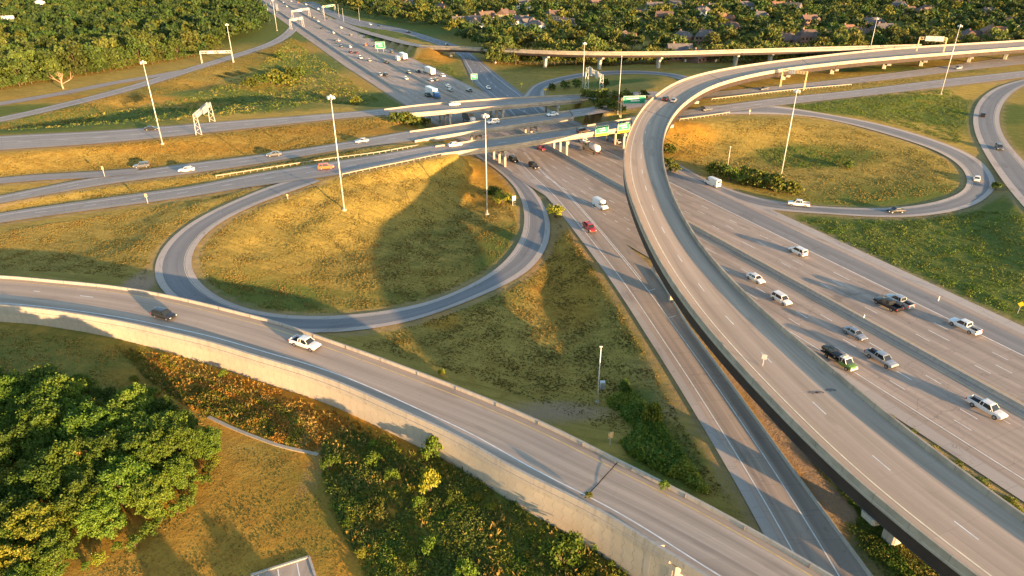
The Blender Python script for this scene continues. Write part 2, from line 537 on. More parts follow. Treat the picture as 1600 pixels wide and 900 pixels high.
# outer concrete shoulders, the bluish asphalt exit lane
def fstrip(name, s0, s1, t0, t1, mat, lift):
    tt = np.linspace(t0, t1, int((t1 - t0) / 4))
    Lq = np.array([ST(s0(t), t) for t in tt]); Rq = np.array([ST(s1(t), t) for t in tt])
    return ribbon_mb(Lq, Rq, lift).build(name, mat, fw)
rs = lambda t: float(np.interp(t, TT, [q @ N2 for q in FR[:, :2]])); ls = lambda t: float(np.interp(t, TT, [q @ N2 for q in FL[:, :2]]))
fstrip('shoulder', lambda t: ls(t), lambda t: ls(t) + 2.6, -88, 108, M['shoulder'], .008)
fstrip('shoulder', lambda t: rs(t) - 3.0, lambda t: rs(t), -88, 300, M['shoulder'], .008)
fstrip('exit_lane', lambda t: med(t) + 17.0, lambda t: rs(t) - 5.2, -88, 215, M['worn_asphalt'], .008)
fstrip('median_shoulder', lambda t: med(t) + .5, lambda t: med(t) + 1.75, -88, 1400, M['shoulder'], .008)

# collector road on the left, leaving the freeway
CLp = [(790, 240), (817, 272), (847, 300), (884, 344), (957, 442), (1016, 533), (1063, 608), (1144, 745), (1190, 829), (1240, 925)]
CRp = [(840, 236), (866, 268), (905, 306), (945, 350), (992, 394), (1012, 412), (1040, 449), (1074, 506), (1143, 600), (1223, 711), (1280, 789), (1380, 925)]
# the same edges leave the freeway at the same point: pair by distance along the road
CL = spline(px([(x, y, 0) for x, y in CLp]), 2.0, 4); CRr = spline(px([(x, y, 0) for x, y in CRp]), 2.0, 4)
nn = max(len(CL), len(CRr)); CL = resample(CL, nn); CRr = resample(CRr, nn)
co = road('collector_road', CL, CRr, M['concrete_road'], .010)
i1 = next(i for i in range(nn) if CRr[i][1] < P(1000, 400)[1])
wm, ym = MB(), MB()
stripe(wm, offset_path(CL, CRr, 2.6), .18, None, .02)
mid = offset_path(CL, CRr, 6.6)
stripe(wm, mid, .2, None, .02)
stripe(wm, offset_path(CL, CRr, 7.1)[:i1 + 6], .16, None, .02)
for f in (0.0, 12.0):           # two short ticks across the gore line
    i = min(i1 + 8 + int(f / 2), nn - 2); a = mid[i]; d = CRr[i] - CL[i]; d /= np.linalg.norm(d)
    g = mid[i] - mid[i + 1]; g /= np.linalg.norm(g)
    stripe(wm, np.array([a + d * .1, a + (d + g * .35) * 1.8]), .2, None, .02)
wm.build('white_marking', M['white_line'], co)
ribbon_mb(CL, offset_path(CL, CRr, 1.5), .016).build('shoulder', M['shoulder'], co)
0 and ribbon_mb(offset_path(CL, CRr, 4.6, False)[i1 + 4:], CRr[i1 + 4:], .016).build('old_pavement', M['worn_asphalt'], co)
COLL_SHADE_BAR = offset_path(CL, CRr, .25, False)[i1 + 3:]  # path of an added barrier, kept for the shade it throws across the road

# loops
loL = [(480, 275, 5.5), (436, 285, 4.9), (398, 300, 4.3), (331, 329, 3.4), (287, 354, 2.8), (250, 391, 2.2), (240, 418, 2.0), (243, 445, 1.8), (275, 475, .8), (340, 500, -.4), (430, 518, -1.3), (506, 521, -1.8), (631, 506, -2), (719, 475.5, -2), (783, 448.5, -1.9), (827, 425, -1.8), (854, 388, -1.5), (861, 357, -1.2), (854, 327, -.7), (837, 300, -.2), (800, 266, 0), (763, 238, 0), (735, 218, 0)]
loR = [(500, 283, 5.8), (475, 292, 5.3), (452, 300, 4.8), (371, 332, 3.5), (321, 364, 2.8), (299, 394, 2.2), (297, 418, 2.0), (310, 442, 1.8), (337, 465, .6), (405, 489, -.8), (470, 495, -1.5), (530, 494, -1.8), (597, 487.5, -2), (665, 474, -2), (719, 453.5, -2), (780, 418, -1.8), (810, 381, -1.5), (820, 351, -1.1), (817, 320, -.6), (810, 300, -.2), (785, 272, 0), (743, 243, 0), (712, 223, 0)]
def looped(name, Lp, Rp, mat, lift, core=True):
    Lq, Rq = edges(Lp, Rp, 2.5, 10)
    o = road(name, Lq, Rq, M['shoulder'] if core else mat, lift)
    if core:
        a, b = frac_path(Lq, Rq, .2), frac_path(Lq, Rq, .82)
        ribbon_mb(a, b, lift + .008).build('asphalt_lane', mat, o)
        wm = MB(); stripe(wm, frac_path(Lq, Rq, .79), .09, None, lift + .018); wm.build('white_marking', M['cream_line'], o)
    return o
looped('loop_ramp', loL, loR, M['asphalt'], .014)
roL = [(1100, 166, 6.5), (1160, 163, 6.3), (1215, 165.5, 6), (1296, 179, 5), (1364, 191, 4.2), (1431, 209, 3.4), (1482, 226, 2.8), (1526, 246, 2.2), (1549, 270, 1.7), (1558, 290, 1.3), (1549, 303, 1), (1516, 324, .7), (1465, 335, .5), (1397, 340.5, .3), (1330, 337, .2), (1262, 332, .1), (1198, 328.7, 0), (1130, 303, 0), (1060, 268, 0)]
roR = [(1090, 180, 6.5), (1141, 178, 6.2), (1200, 178.5, 5.6), (1262, 181, 5), (1320, 192, 4.2), (1397, 213, 3.4), (1465, 236, 2.7), (1502, 260, 2), (1512, 280, 1.6), (1505, 300, 1.2), (1465, 315, .8), (1414, 324, .5), (1347, 325.5, .3), (1262, 321, .1), (1195, 312, 0), (1144, 297, 0), (1100, 279, 0), (1060, 256, 0)]
looped('loop_ramp', roL, roR, M['asphalt'], .014)
goL = [(817, 152, 0), (840, 130, .5), (874, 120.7, 1), (915, 113.2, 1.5), (975, 110, 2.5), (1027, 112, 3.5), (1074, 119, 4.5), (1100, 130, 5.5)]
goR = [(852, 154, 0), (851, 139, .5), (887, 124.5, 1), (930, 118, 1.5), (990, 115, 2.5), (1040, 118, 3.5), (1066, 126, 4.5), (1080, 139, 5.5)]
looped('loop_ramp', goL, goR, M['asphalt'], .014)
hL = [(1680, 108, 3.2), (1600, 124, 3.2), (1559, 136, 3.2), (1532, 155, 3.2), (1521, 179, 3), (1524, 209, 2.8), (1539, 240, 2.5), (1556, 267, 2.2), (1580, 300, 2), (1620, 345, 2), (1680, 400, 2)]
hR = [(1690, 118, 3.2), (1630, 125, 3.2), (1600, 134, 3.2), (1575, 152, 3.2), (1562, 176, 3), (1564, 203, 2.8), (1577, 226, 2.5), (1600, 252, 2.2), (1640, 292, 2), (1700, 345, 2), (1760, 390, 2)]
looped('ramp_road', hL, hR, M['asphalt'], .018)

# approach roads left and right of the overpasses, at grade on their embankments
def simple_road(name, Lp, Rp, mat, lift=.006, dash=True):
    Lq, Rq = edges(Lp, Rp, 3.0, 4)
    o = road(name, Lq, Rq, mat, lift)
    w = float(np.median(np.linalg.norm(Rq - Lq, axis=1)))
    wm, ym = MB(), MB()
    stripe(wm, offset_path(Lq, Rq, min(2.2, w * .18)), .2, None, lift + .014); stripe(ym, offset_path(Lq, Rq, min(1.4, w * .12), False), .2, None, lift + .014)
    if w > 9.5:
        stripe(wm, frac_path(Lq, Rq, .52), .18, (3.2, 9), lift + .014)
    wm.build('white_marking', M['white_line'], o); ym.build('yellow_marking', M['yellow_line'], o)
    return o
simple_road('west_approach_road', [(-60, 217, 5.5), (0, 212.6, 5.6), (169, 204, 6.0), (337, 191, 6.6), (540, 175.5, 7.0), (608, 169, 7)],
            [(-60, 239, 5.5), (0, 234.5, 5.6), (169, 223, 6.0), (337, 206, 6.6), (540, 184.5, 7.0), (612, 179, 7)], M['old_asphalt'])
simple_road('west_approach_road', [(-60, 318, 1.8), (0, 306, 2.0), (166, 273.5, 2.9), (300, 255, 3.9), (420, 240, 5), (530, 223.5, 6.3), (648, 203, 7)],
            [(-60, 329, 1.8), (0, 318, 2.0), (166, 288, 2.9), (300, 271, 3.9), (420, 253.5, 5), (530, 234.5, 6.3), (655, 219, 7)], M['old_asphalt'])
simple_road('west_approach_road', [(-60, 344, .9), (0, 333, 1.0), (233, 300, 2.6), (300, 291, 3.2), (390, 273, 4.3), (530, 251, 6.2), (590, 242, 7), (690, 225, 7)],
            [(-60, 359, .9), (0, 348, 1.0), (233, 316, 2.6), (300, 307, 3.2), (390, 292, 4.3), (480, 280, 5.6), (534, 272.5, 6.2), (590, 261, 7), (700, 239.5, 7)], M['old_asphalt'])
q = centre_edges([(-60, 290, 2.2), (0, 282, 2.3), (80, 276, 2.6), (155, 272.5, 3.0), (215, 267, 3.3)], 6.5, 3)
road('side_ramp', q[0], q[1], M['old_asphalt'], .012)
simple_road('east_approach_road', [(921, 147, 6.8), (970, 144.5, 6.6), (1025, 143, 6.4), (1075, 141.5, 6.2), (1120, 140, 6)], [(924, 156, 6.8), (970, 153, 6.6), (1025, 150.5, 6.4), (1075, 148, 6.2), (1125, 146.5, 6)], M['old_asphalt'], .006)
simple_road('east_approach_road', [(890, 172, 7), (966, 162, 6.8), (1017, 155, 6.6), (1062, 149.5, 6.5), (1110, 144, 6.3), (1256, 130, 5.2), (1397, 113.5, 4.2), (1499, 100, 3.6), (1600, 86, 3), (1700, 73, 3)],
            [(897, 183, 7), (964, 173, 6.8), (1025, 163.5, 6.6), (1070, 157.5, 6.5), (1110, 152.5, 6.3), (1256, 138.5, 5.2), (1397, 123.5, 4.2), (1499, 111, 3.6), (1600, 100, 3), (1700, 88, 3)], M['old_asphalt'], .012)
simple_road('east_approach_road', [(985, 183, 7), (1020, 178, 6.9), (1060, 173.5, 6.8), (1212, 153.5, 6), (1330, 141.5, 5), (1465, 125, 4), (1600, 110.5, 3.4), (1700, 99, 3.2)],
            [(990, 198, 7), (1030, 190.5, 6.9), (1060, 186, 6.8), (1215, 165, 6), (1364, 148.5, 5), (1480, 135.5, 4), (1600, 121, 3.4), (1700, 108, 3.2)], M['old_asphalt'], .006)
# ramps at top left, frontage road and the slip road to the long ramp bridge at top right
q = centre_edges([(-60, 197, 4.8), (0, 187, 4.8), (101, 164, 4.6), (202, 138, 4.2), (290, 111, 3.6), (368, 87, 2.6), (422, 69, 1.2), (447, 55, .2), (460, 41, 0), (466, 25, 0)], 8.5, 3)
road('exit_ramp', q[0], q[1], M['old_asphalt'], .010)
wm = MB(); stripe(wm, offset_path(q[0], q[1], 1.2), .2, None, .03); stripe(wm, offset_path(q[0], q[1], 1.2, False), .2, None, .03); wm.build('white_marking', M['white_line'], bpy.data.objects['exit_ramp'])
q = centre_edges([(-60, 171, 4.6), (0, 162, 4.6), (101, 145, 4.3), (180, 129, 4.1), (236, 120, 3.9), (290, 110, 3.6)], 7.5, 3)
road('frontage_ramp', q[0], q[1], M['old_asphalt'], .006)
Lq, Rq = edges([(470, 3), (520, 27), (560, 41), (620, 50), (660, 62), (690, 73), (717, 87), (728, 105), (741, 130), (775, 158), (800, 185)], [(490, 3), (540, 25), (585, 36), (630, 45), (680, 60), (720, 73), (746, 91), (775, 115), (800, 134), (832, 158), (860, 185)], 3, 6)
road('frontage_road', Lq, Rq, M['asphalt'], .010)
wm = MB(); stripe(wm, frac_path(Lq, Rq, .15), .2, None, .03); stripe(wm, frac_path(Lq, Rq, .5), .2, (3, 8), .03); stripe(wm, frac_path(Lq, Rq, .85), .2, None, .03); wm.build('white_marking', M['white_line'], bpy.data.objects['frontage_road'])
q = centre_edges([(520, 30.5, 0), (560, 46.5, .5), (600, 58, 1.6), (640, 68.5, 3.2), (668, 73.5, 4.6)], 8, 3)
road('slip_road', q[0], q[1], M['old_asphalt'], .006)
# collector lanes far left of the freeway
tt = np.linspace(318, 900, 150)
Lq = np.array([ST(np.interp(t, [318, 420, 900], [78.5, 74, 72.5]), t) for t in tt]); Rq = np.array([ST(np.interp(t, [318, 420, 900], [86.5, 83.2, 82.8]), t) for t in tt])

# car park corner at the bottom and its kerb
cpk = [P(392, 900), P(483, 871), P(494, 905), P(470, 960), P(380, 990)]

# ------------------------------------------------------------------ bridge decks (edges at road height)
def deck_edges(Lp, Rp, step=2.5, smooth=10):
    return edges(Lp, Rp, step, smooth)
nearL = [(-70, 427, 4.2), (0, 428, 4.3), (91, 436, 4.4), (169, 443, 4.6), (246, 455, 4.8), (324, 472, 5.0), (371, 484, 5.1), (439, 501, 5.2), (489, 519, 5.3), (540, 536, 5.4), (714, 600, 5.7), (817, 642, 6.1), (884, 672.5, 6.4), (969, 716, 6.8), (1070, 765, 7.1), (1111, 787, 7.2), (1195, 833, 7.4), (1308, 899, 7.6), (1420, 968, 7.7)]
nearR = [(-70, 473, 4.2), (0, 476, 4.3), (50, 481, 4.35), (100, 487, 4.4), (140, 494, 4.5), (200, 504, 4.6), (250, 516, 4.8), (320, 532, 5.0), (400, 557, 5.2), (480, 580, 5.3), (560, 611, 5.5), (620, 639, 5.6), (720, 684, 5.9), (800, 732, 6.3), (900, 778, 6.7), (980, 822, 7.0), (1039, 862, 7.3), (1100, 898, 7.5), (1180, 945, 7.7)]
NL, NR_ = deck_edges(nearL, nearR, 2.0, 8)
NL[:, 2] -= .85; NR_[:, 2] -= .95
flyL = [(1720, 52, 10.8), (1600, 62, 11.4), (1500, 68, 11.9), (1400, 74.5, 12.1), (1330, 81, 12.2), (1250, 90, 12.4), (1180, 99, 12.9), (1110, 111, 13.4), (1060, 126, 14), (1020, 151, 14.8), (995, 180, 15.0), (980, 212, 14.8), (974, 245, 14.3), (978, 283, 13.5), (992, 326, 12.5), (1013, 375, 11.5), (1041, 425, 10.7), (1080, 481, 10.2), (1130, 541, 10), (1190, 606, 10), (1260, 677, 10), (1340, 752, 10), (1430, 826, 10), (1520, 896, 10), (1640, 985, 10)]
flyR = [(1720, 64, 10.8), (1600, 73, 11.4), (1500, 80.5, 11.9), (1400, 88.5, 12.1), (1300, 98, 12.3), (1200, 111, 12.8), (1120, 131, 13.4), (1075, 156, 14.2), (1051, 181, 14.8), (1039, 207, 14.8), (1036, 237, 14.3), (1042, 273, 13.5), (1060, 320, 12.5), (1090, 372, 11.5), (1130, 421, 10.8), (1200, 489, 10.2), (1300, 572, 10), (1400, 655, 10), (1500, 730, 10), (1600, 803, 10), (1740, 900, 10)]
YL, YR = deck_edges(flyL, flyR, 2.5, 10)
YL[:, 2] -= .9; YR[:, 2] -= .9
def extend(A, B, length, step=2.5, bend=0.0):
    d = ((A[-1] - A[-9]) + (B[-1] - B[-9])); d[2] = 0; d /= np.linalg.norm(d)
    k = np.arange(step, length, step)
    d[2] = -.035
    return np.vstack([A, A[-1] + k[:, None] * d]), np.vstack([B, B[-1] + k[:, None] * d])
w_ = YR - YL; w_ /= np.linalg.norm(w_, axis=1)[:, None]
YL, YR = extend(YL, YR, 60)
farL = [(655, 70.5, 4.6), (720, 72.5, 6.8), (800, 76.5, 8.8), (880, 79.5, 10.2), (960, 80.5, 11.2), (1070, 79.5, 11.8), (1150, 77, 12), (1250, 74, 12), (1345, 71.5, 12), (1440, 69, 12)]
farR = [(668, 74, 4.6), (727, 75.5, 6.8), (805, 79, 8.8), (882, 82, 10.2), (960, 83, 11.2), (1070, 82, 11.8), (1152, 79.5, 12), (1255, 77, 12), (1352, 74.5, 12), (1444, 71.5, 12)]
KL, KR = deck_edges(farL, farR, 3, 10)
KL[:, 2] -= .9; KR[:, 2] -= .9
E1L, E1R = deck_edges([(600, 169.5, 7.6), (651, 163, 7.6), (740, 155.5, 7.6), (827, 150, 7.6), (921, 146, 7.5)], [(603, 179.5, 7.6), (690, 172, 7.6), (766, 166, 7.6), (850, 159, 7.6), (922, 153, 7.5)])
E2L, E2R = deck_edges([(640, 204, 7.6), (692, 196.5, 7.6), (757, 186.7, 7.6), (827, 178.7, 7.6), (890, 171.5, 7.6)], [(648, 219, 7.6), (693, 211, 7.6), (773, 199, 7.6), (860, 186.5, 7.6), (897, 181.5, 7.6)])
E3L, E3R = deck_edges([(680, 227, 7.6), (719, 221, 7.6), (800, 210.5, 7.6), (881, 200, 7.6), (985, 183.5, 7.6)], [(690, 239, 7.6), (740, 232.5, 7.6), (800, 225, 7.6), (881, 212, 7.6), (990, 196.5, 7.6)])
for e in (E1L, E1R, E2L, E2R, E3L, E3R): e[:, 2] -= .7
for nm, a, b in (('near_ramp', NL, NR_), ('flyover', YL, YR), ('far_ramp', KL, KR), ('e1', E1L, E1R), ('e2', E2L, E2R), ('e3', E3L, E3R)):
    register(nm, a, b, ground=False)

# ------------------------------------------------------------------ terrain
EXTRA_W = []
EXTRA = []      # (px, py, z): hollows, slopes and flats read from the photograph
EXTRA += [(400, 400, -.8), (450, 360, -.5), (520, 400, -1.6), (600, 360, -2.0), (680, 360, -2.2), (600, 300, -1.6), (480, 330, .6), (560, 440, -1.4), (640, 440, -1.3), (700, 410, -1.6), (770, 360, -2.2), (740, 320, -2.0), (700, 290, -1.6), (650, 285, -1.0), (640, 266, 2.5), (720, 258, 1.2), (560, 290, 1.6), (500, 300, 3), (420, 440, -.6), (620, 275, .6), (700, 270, .2), (500, 475, -2.6), (600, 470, -2.8), (700, 440, -2.6), (420, 470, -1.6)]
EXTRA += [(880, 400, -2.0), (930, 470, -2.4), (960, 540, -2.6), (900, 520, -2.2), (820, 500, -2.4), (1000, 620, -2.6), (1040, 690, -.8), (860, 590, -2.0), (760, 560, -2.4), (700, 540, -2.4), (660, 550, -2.4), (600, 535, -2.2), (900, 640, -2.0), (1110, 760, -2.0), (620, 540, -2.2), (1130, 800, -2.0), (985, 690, .6), (1010, 700, 1.2), (1050, 735, 1.6), (1085, 766, 1.6), (1020, 690, .4)]
EXTRA += [(100, 400, .6), (20, 400, .6), (180, 380, .8), (100, 370, .5), (200, 420, .6), (120, 345, 1.0), (220, 340, 1.4), (0, 365, .5)]
for i in range(0, nn, 3):
    d_ = CL[i] - CRr[i]; d_ /= np.linalg.norm(d_)
    if 50 < CL[i][1] < 168:
        for k_, z_ in ((8.5, -3.0), (13, -3.0)):
            if CL[i][1] < 150 or k_ < 10: EXTRA_W.append([*(CL[i] + d_ * k_)[:2], z_])
EXTRA += [(0, 505, .1), (100, 519, .1), (190, 537, .1), (270, 557, .1), (340, 581, .1), (400, 602, .1), (480, 632, .1), (530, 648, .1), (620, 684, .1), (705, 723, .1), (766, 748, .1), (851, 796, .2), (928, 833, .5), (969, 867, .7), (1016, 899, .8)]
EXTRA += [(100, 600, 0), (200, 750, 0), (50, 850, 0), (400, 700, 0), (430, 820, 0), (550, 760, 0), (700, 800, 0), (850, 880, 0), (600, 890, 0), (300, 890, 0)]
EXTRA += [(1300, 250, 1.0), (1200, 240, .8), (1400, 270, .6), (1120, 230, 1.0), (1080, 250, .6), (1420, 180, 3), (1350, 165, 4), (1480, 190, 2.6), (1400, 400, -.3), (1550, 400, 0), (1500, 360, 0), (1600, 470, 0)]
EXTRA += [(200, 190, 1.0), (200, 172, 1.2), (350, 165, .8), (480, 150, .8), (560, 150, .8), (420, 115, .6), (480, 90, .3), (100, 195, 1.4), (300, 140, 1.0), (520, 120, .3), (600, 160, 2), (60, 200, 1.6), (350, 120, 1.0)]
EXTRA += [(100, 255, 3.4), (300, 235, 4.6), (500, 205, 6.3), (600, 195, 5.6)]
EXTRA += [(40, 100, 0), (200, 60, 0), (350, 40, 0), (0, 20, 0), (700, 40, 0), (900, 50, 0), (1100, 60, 0), (1300, 60, 0), (1500, 50, 0), (700, 20, 0), (1000, 20, 0), (1300, 20, 0), (1580, 20, 0), (850, 100, 0), (950, 103, 0), (1050, 103, 1), (1200, 108, 1.2), (1300, 112, 1.4), (1400, 104, 1.4), (950, 130, 2.5), (1550, 85, 1.2), (700, 105, 1), (680, 85, 3), (650, 75, 2.6), (710, 120, .2)]
EXTRA += [(1250, 620, -.2), (1330, 760, -.4), (1400, 850, -.4), (1250, 700, -.3), (1150, 560, 0), (1480, 880, -.3)]
for e in EXTRA_W: GROUND.append(np.array(e, float))
for e in EXTRA:
    GROUND.append(P(*e))
for x, y, z in ((-900, 1500, 0), (0, 1700, 0), (900, 1500, 0), (-700, 100, 0), (700, 100, 0), (-300, -250, 0), (0, -250, 0), (300, -250, 0), (-1500, 800, 0), (1500, 800, 0), (400, 200, 0), (500, 350, 1), (250, 100, 0), (250, 0, 0), (0, 0, 0), (-100, 0, 0), (-250, 60, 0), (-300, 140, 1)):
    GROUND.append(np.array([x, y, z], float))

GP = np.array(GROUND); FP = np.array(FOOT)
kg = kdtree.KDTree(len(GP))
for i, p in enumerate(GP): kg.insert((p[0], p[1], 0), i)
kg.balance()
kf = kdtree.KDTree(len(FP))
for i, p in enumerate(FP): kf.insert((p[0], p[1], 0), i)
kf.balance()

def ground_z(x, y):
    w = zz = 0.0
    for co_, i, d in kg.find_n((x, y, 0), 18):
        k = 1.0 / (d * d + 45.0) ** 1.35
        w += k; zz += k * GP[i][2]
    z = zz / w
    f = kf.find_n((x, y, 0), 3)
    d = f[0][2]; fz = min(FP[i][2] for _, i, _ in f)
    if d < 9.0:
        k = min(1, max(0, (d - 2.2) / 6.8)); k = k * k * (3 - 2 * k)
        z = (fz - .14) * (1 - k) + z * k
        if d < 3.0: z = min(z, fz - .14)
    return z

def axis(a, b, fine0, fine1, step, grow=1.07, top=60):
    xs = list(np.arange(fine0, fine1 + .1, step))
    s = step
    while xs[-1] < b: s = min(s * grow, top); xs.append(xs[-1] + s)
    s = step
    while xs[0] > a: s = min(s * grow, top); xs.insert(0, xs[0] - s)
    return np.array(xs)
gx = axis(-2600, 2600, -130, 170, 2.0)
gy = axis(-500, 4000, 40, 300, 2.0)
GZ = np.zeros((len(gy), len(gx)))
for j, y in enumerate(gy):
    for i, x in enumerate(gx):
        GZ[j, i] = ground_z(x, y)
XX, YY = np.meshgrid(gx, gy)
und = .10 * np.sin(XX * .21 + YY * .13) * np.sin(YY * .17 - XX * .07)
near_road = np.ones_like(GZ)
TV = np.stack([XX, YY, GZ], -1).reshape(-1, 3)
nx, ny = len(gx), len(gy)
jj, ii = np.meshgrid(np.arange(ny - 1), np.arange(nx - 1), indexing='ij')
a0 = (jj * nx + ii).ravel()
TF = np.stack([a0, a0 + 1, a0 + nx + 1, a0 + nx], 1)
gm = np_mesh('ground', TV, TF, M['grass'], smooth=True)

def gz(x, y):
    """ground height from the finished sheet"""
    i = int(np.clip(np.searchsorted(gx, x) - 1, 0, nx - 2)); j = int(np.clip(np.searchsorted(gy, y) - 1, 0, ny - 2))
    fx = (x - gx[i]) / (gx[i + 1] - gx[i]); fy = (y - gy[j]) / (gy[j + 1] - gy[j])
    return (GZ[j, i] * (1 - fx) + GZ[j, i + 1] * fx) * (1 - fy) + (GZ[j + 1, i] * (1 - fx) + GZ[j + 1, i + 1] * fx) * fy

def PG(x, y):
    """ground point seen at a column and row"""
    z = 0.0
    for _ in range(12):
        p = P(x, y, z); z = .5 * z + .5 * gz(p[0], p[1])
    return np.array([p[0], p[1], gz(p[0], p[1])])

tint = np.zeros((len(TV), 4), np.float32); tint[:, 3] = 1
def tint_spot(pxy, rx, ry, ch, amt, rot=0.0):
    c = PG(*pxy); dx = TV[:, 0] - c[0]; dy = TV[:, 1] - c[1]
    cr, sr = math.cos(R(rot)), math.sin(R(rot))
    a = (dx * cr + dy * sr) / rx; b = (-dx * sr + dy * cr) / ry
    tint[:, ch] = np.clip(tint[:, ch] + amt * np.clip(1.4 - (a * a + b * b), 0, 1), 0, 1)
G_, D_, B_ = 0, 1, 2
for s in [((1275, 245), 26, 12, G_, .8), ((1430, 170), 60, 22, G_, .9), ((1340, 165), 40, 14, G_, .55), ((1400, 400), 55, 26, G_, .85), ((1540, 400), 50, 60, G_, .9), ((1580, 200), 30, 60, G_, .6), ((1595, 480), 30, 30, G_, .8),
          ((200, 185), 90, 17, G_, .95), ((420, 150), 70, 24, G_, .85), ((470, 100), 40, 50, G_, .75), ((60, 200), 60, 16, G_, .9), ((550, 160), 40, 22, G_, .8), ((640, 185), 12, 10, G_, .8),
          ((330, 135), 60, 14, B_, .5), ((200, 160), 60, 12, B_, .45), ((540, 140), 14, 50, B_, .5), ((500, 70), 18, 60, B_, .5),
          ((100, 250), 90, 14, B_, .45), ((400, 215), 90, 14, B_, .55), ((560, 195), 50, 12, B_, .55), ((300, 285), 120, 5, B_, .35),
          ((760, 290), 9, 24, B_, .8), ((880, 420), 11, 34, B_, .7), ((690, 500), 5, 5, B_, .8), ((830, 590), 22, 8, B_, .35), ((560, 430), 30, 10, B_, .35),
          ((1060, 215), 14, 20, B_, .6), ((1250, 205), 50, 10, B_, .35), ((1440, 250), 30, 14, B_, .25), ((1460, 160), 14, 6, B_, .4), ((1480, 150), 10, 40, D_, .35),
          ((700, 390), 26, 24, G_, .35), ((540, 470), 50, 6, G_, .45), ((370, 450), 20, 12, G_, .5), ((800, 400), 9, 22, G_, .45),
          ((150, 560), 40, 16, G_, .55), ((730, 800), 26, 20, G_, .75), ((560, 720), 20, 16, G_, .5), ((300, 590), 22, 6, B_, .55), ((420, 640), 26, 7, B_, .75), ((600, 700), 14, 6, B_, .7),
          ((600, 800), 5, 22, B_, .6), ((420, 790), 26, 24, B_, .45), ((440, 730), 14, 10, D_, .12), ((490, 735), 2, 9, D_, .3), ((250, 850), 22, 16, B_, .25),
          ((1000, 640), 4, 7, G_, .7), ((1040, 720), 6, 10, G_, .7), ((900, 660), 14, 7, D_, .3), ((820, 640), 16, 4, D_, .35), ((1090, 660), 5, 30, D_, .4, 22),
          ((1090, 480), 4, 12, B_, .9), ((1200, 640), 5, 30, B_, .8), ((1250, 700), 4, 6, B_, .6), ((1400, 850), 16, 18, G_, .7), ((1300, 800), 6, 18, G_, .6), ((1500, 720), 4, 40, B_, .4),
          ((710, 110), 14, 40, G_, .6), ((680, 90), 14, 26, B_, .9), ((860, 105), 40, 20, G_, .5), ((860, 118), 24, 8, B_, .4), ((1000, 125), 60, 10, G_, .4), ((960, 130), 16, 10, G_, .6), ((620, 50), 10, 60, G_, .7), ((1250, 108), 60, 14, G_, .7), ((1400, 108), 60, 12, G_, .7),
          ((200, 45), 240, 170, G_, .7), ((1100, 25), 620, 190, G_, .7), ((60, 148), 90, 12, B_, .3), ((330, 98), 60, 10, B_, .4), ((60, 470), 60, 10, D_, .3), ((230, 430), 4, 12, D_, .5)]:
    tint_spot(*s)
# the worn dirt track between the exit road and the flyover
trk = spline(px([(1110, 520, 0), (1150, 575, 0), (1200, 640, 0), (1235, 690, 0), (1265, 735, 0), (1300, 775, 0), (1320, 800, 0)]), 1.0, 3)
kt = kdtree.KDTree(len(trk))
for i, p in enumerate(trk): kt.insert((p[0], p[1], 0), i)
kt.balance()
for i in np.where((np.abs(TV[:, 0] - 35) < 60) & (np.abs(TV[:, 1] - 90) < 60))[0]:
    d = kt.find((TV[i, 0], TV[i, 1], 0))[2]
    tint[i, 1] = max(tint[i, 1], min(1, max(0, 1.35 - d / 2.0)))
for i in np.where((np.abs(TV[:, 0]) < 320) & (TV[:, 1] > 30) & (TV[:, 1] < 520))[0]:
    d = kf.find((TV[i, 0], TV[i, 1], 0))[2]
    if d < 4.2: tint[i, 1] = max(tint[i, 1], .5 * min(1, (4.2 - d) / 2.2))
at = gm.attributes.new('tint', 'FLOAT_COLOR', 'POINT')
at.data.foreach_set('color', tint.ravel())
go = link(bpy.data.objects.new('ground', gm)); tag(go, kind='structure')

# ------------------------------------------------------------------ bridges
def lerp_rows(L, Rr, fr):
    i = fr * (len(L) - 1); k = min(int(i), len(L) - 2); f = i - k
    return L[k] * (1 - f) + L[k + 1] * f, Rr[k] * (1 - f) + Rr[k + 1] * f

def slab_mb(L, Rr, top, bot, inset=0.0):
    mb = MB(); rings = []
    for a, b in zip(L, Rr):
        d = (b - a); d = d / np.linalg.norm(d) * inset
        p, q_ = a + d, b - d
        rings.append([p + [0, 0, top], q_ + [0, 0, top], q_ + [0, 0, bot], p + [0, 0, bot]])
    return mb.loft(rings)

def parapets(root, L, Rr, mat, name='parapet', h=.92, w=.34, fas=.32):
    for path, sgn in ((L, 1), (Rr, -1)):
        mb = MB(); d = Rr - L; d /= np.linalg.norm(d, axis=1)[:, None]
        p = path + d * sgn * (w / 2 + .02)
        sweep(mb, p, [(-w / 2, -fas), (w / 2, -fas), (w / 2 - .01, h), (-w / 2 + .01, h)])
        mb.build(name, mat, root)

def roadway(root, L, Rr, mat, white=(2.2, None), yellow=1.3, dash=.5, lift=.01):
    rd = ribbon_mb(offset_path(L, Rr, .34), offset_path(L, Rr, .34, False), lift).build('roadway', mat, root)
    wm, ym = MB(), MB()
    if yellow: stripe(ym, offset_path(L, Rr, yellow), .2, None, lift + .012)
    if white[0]: stripe(wm, offset_path(L, Rr, white[0], False), .22, None, lift + .012)
    if dash: stripe(wm, frac_path(L, Rr, dash), .15, (3.2, 9.2), lift + .012)
    wm.build('white_marking', M['white_line'], rd)
    if yellow: ym.build('yellow_marking', M['yellow_line'], rd)
    return rd

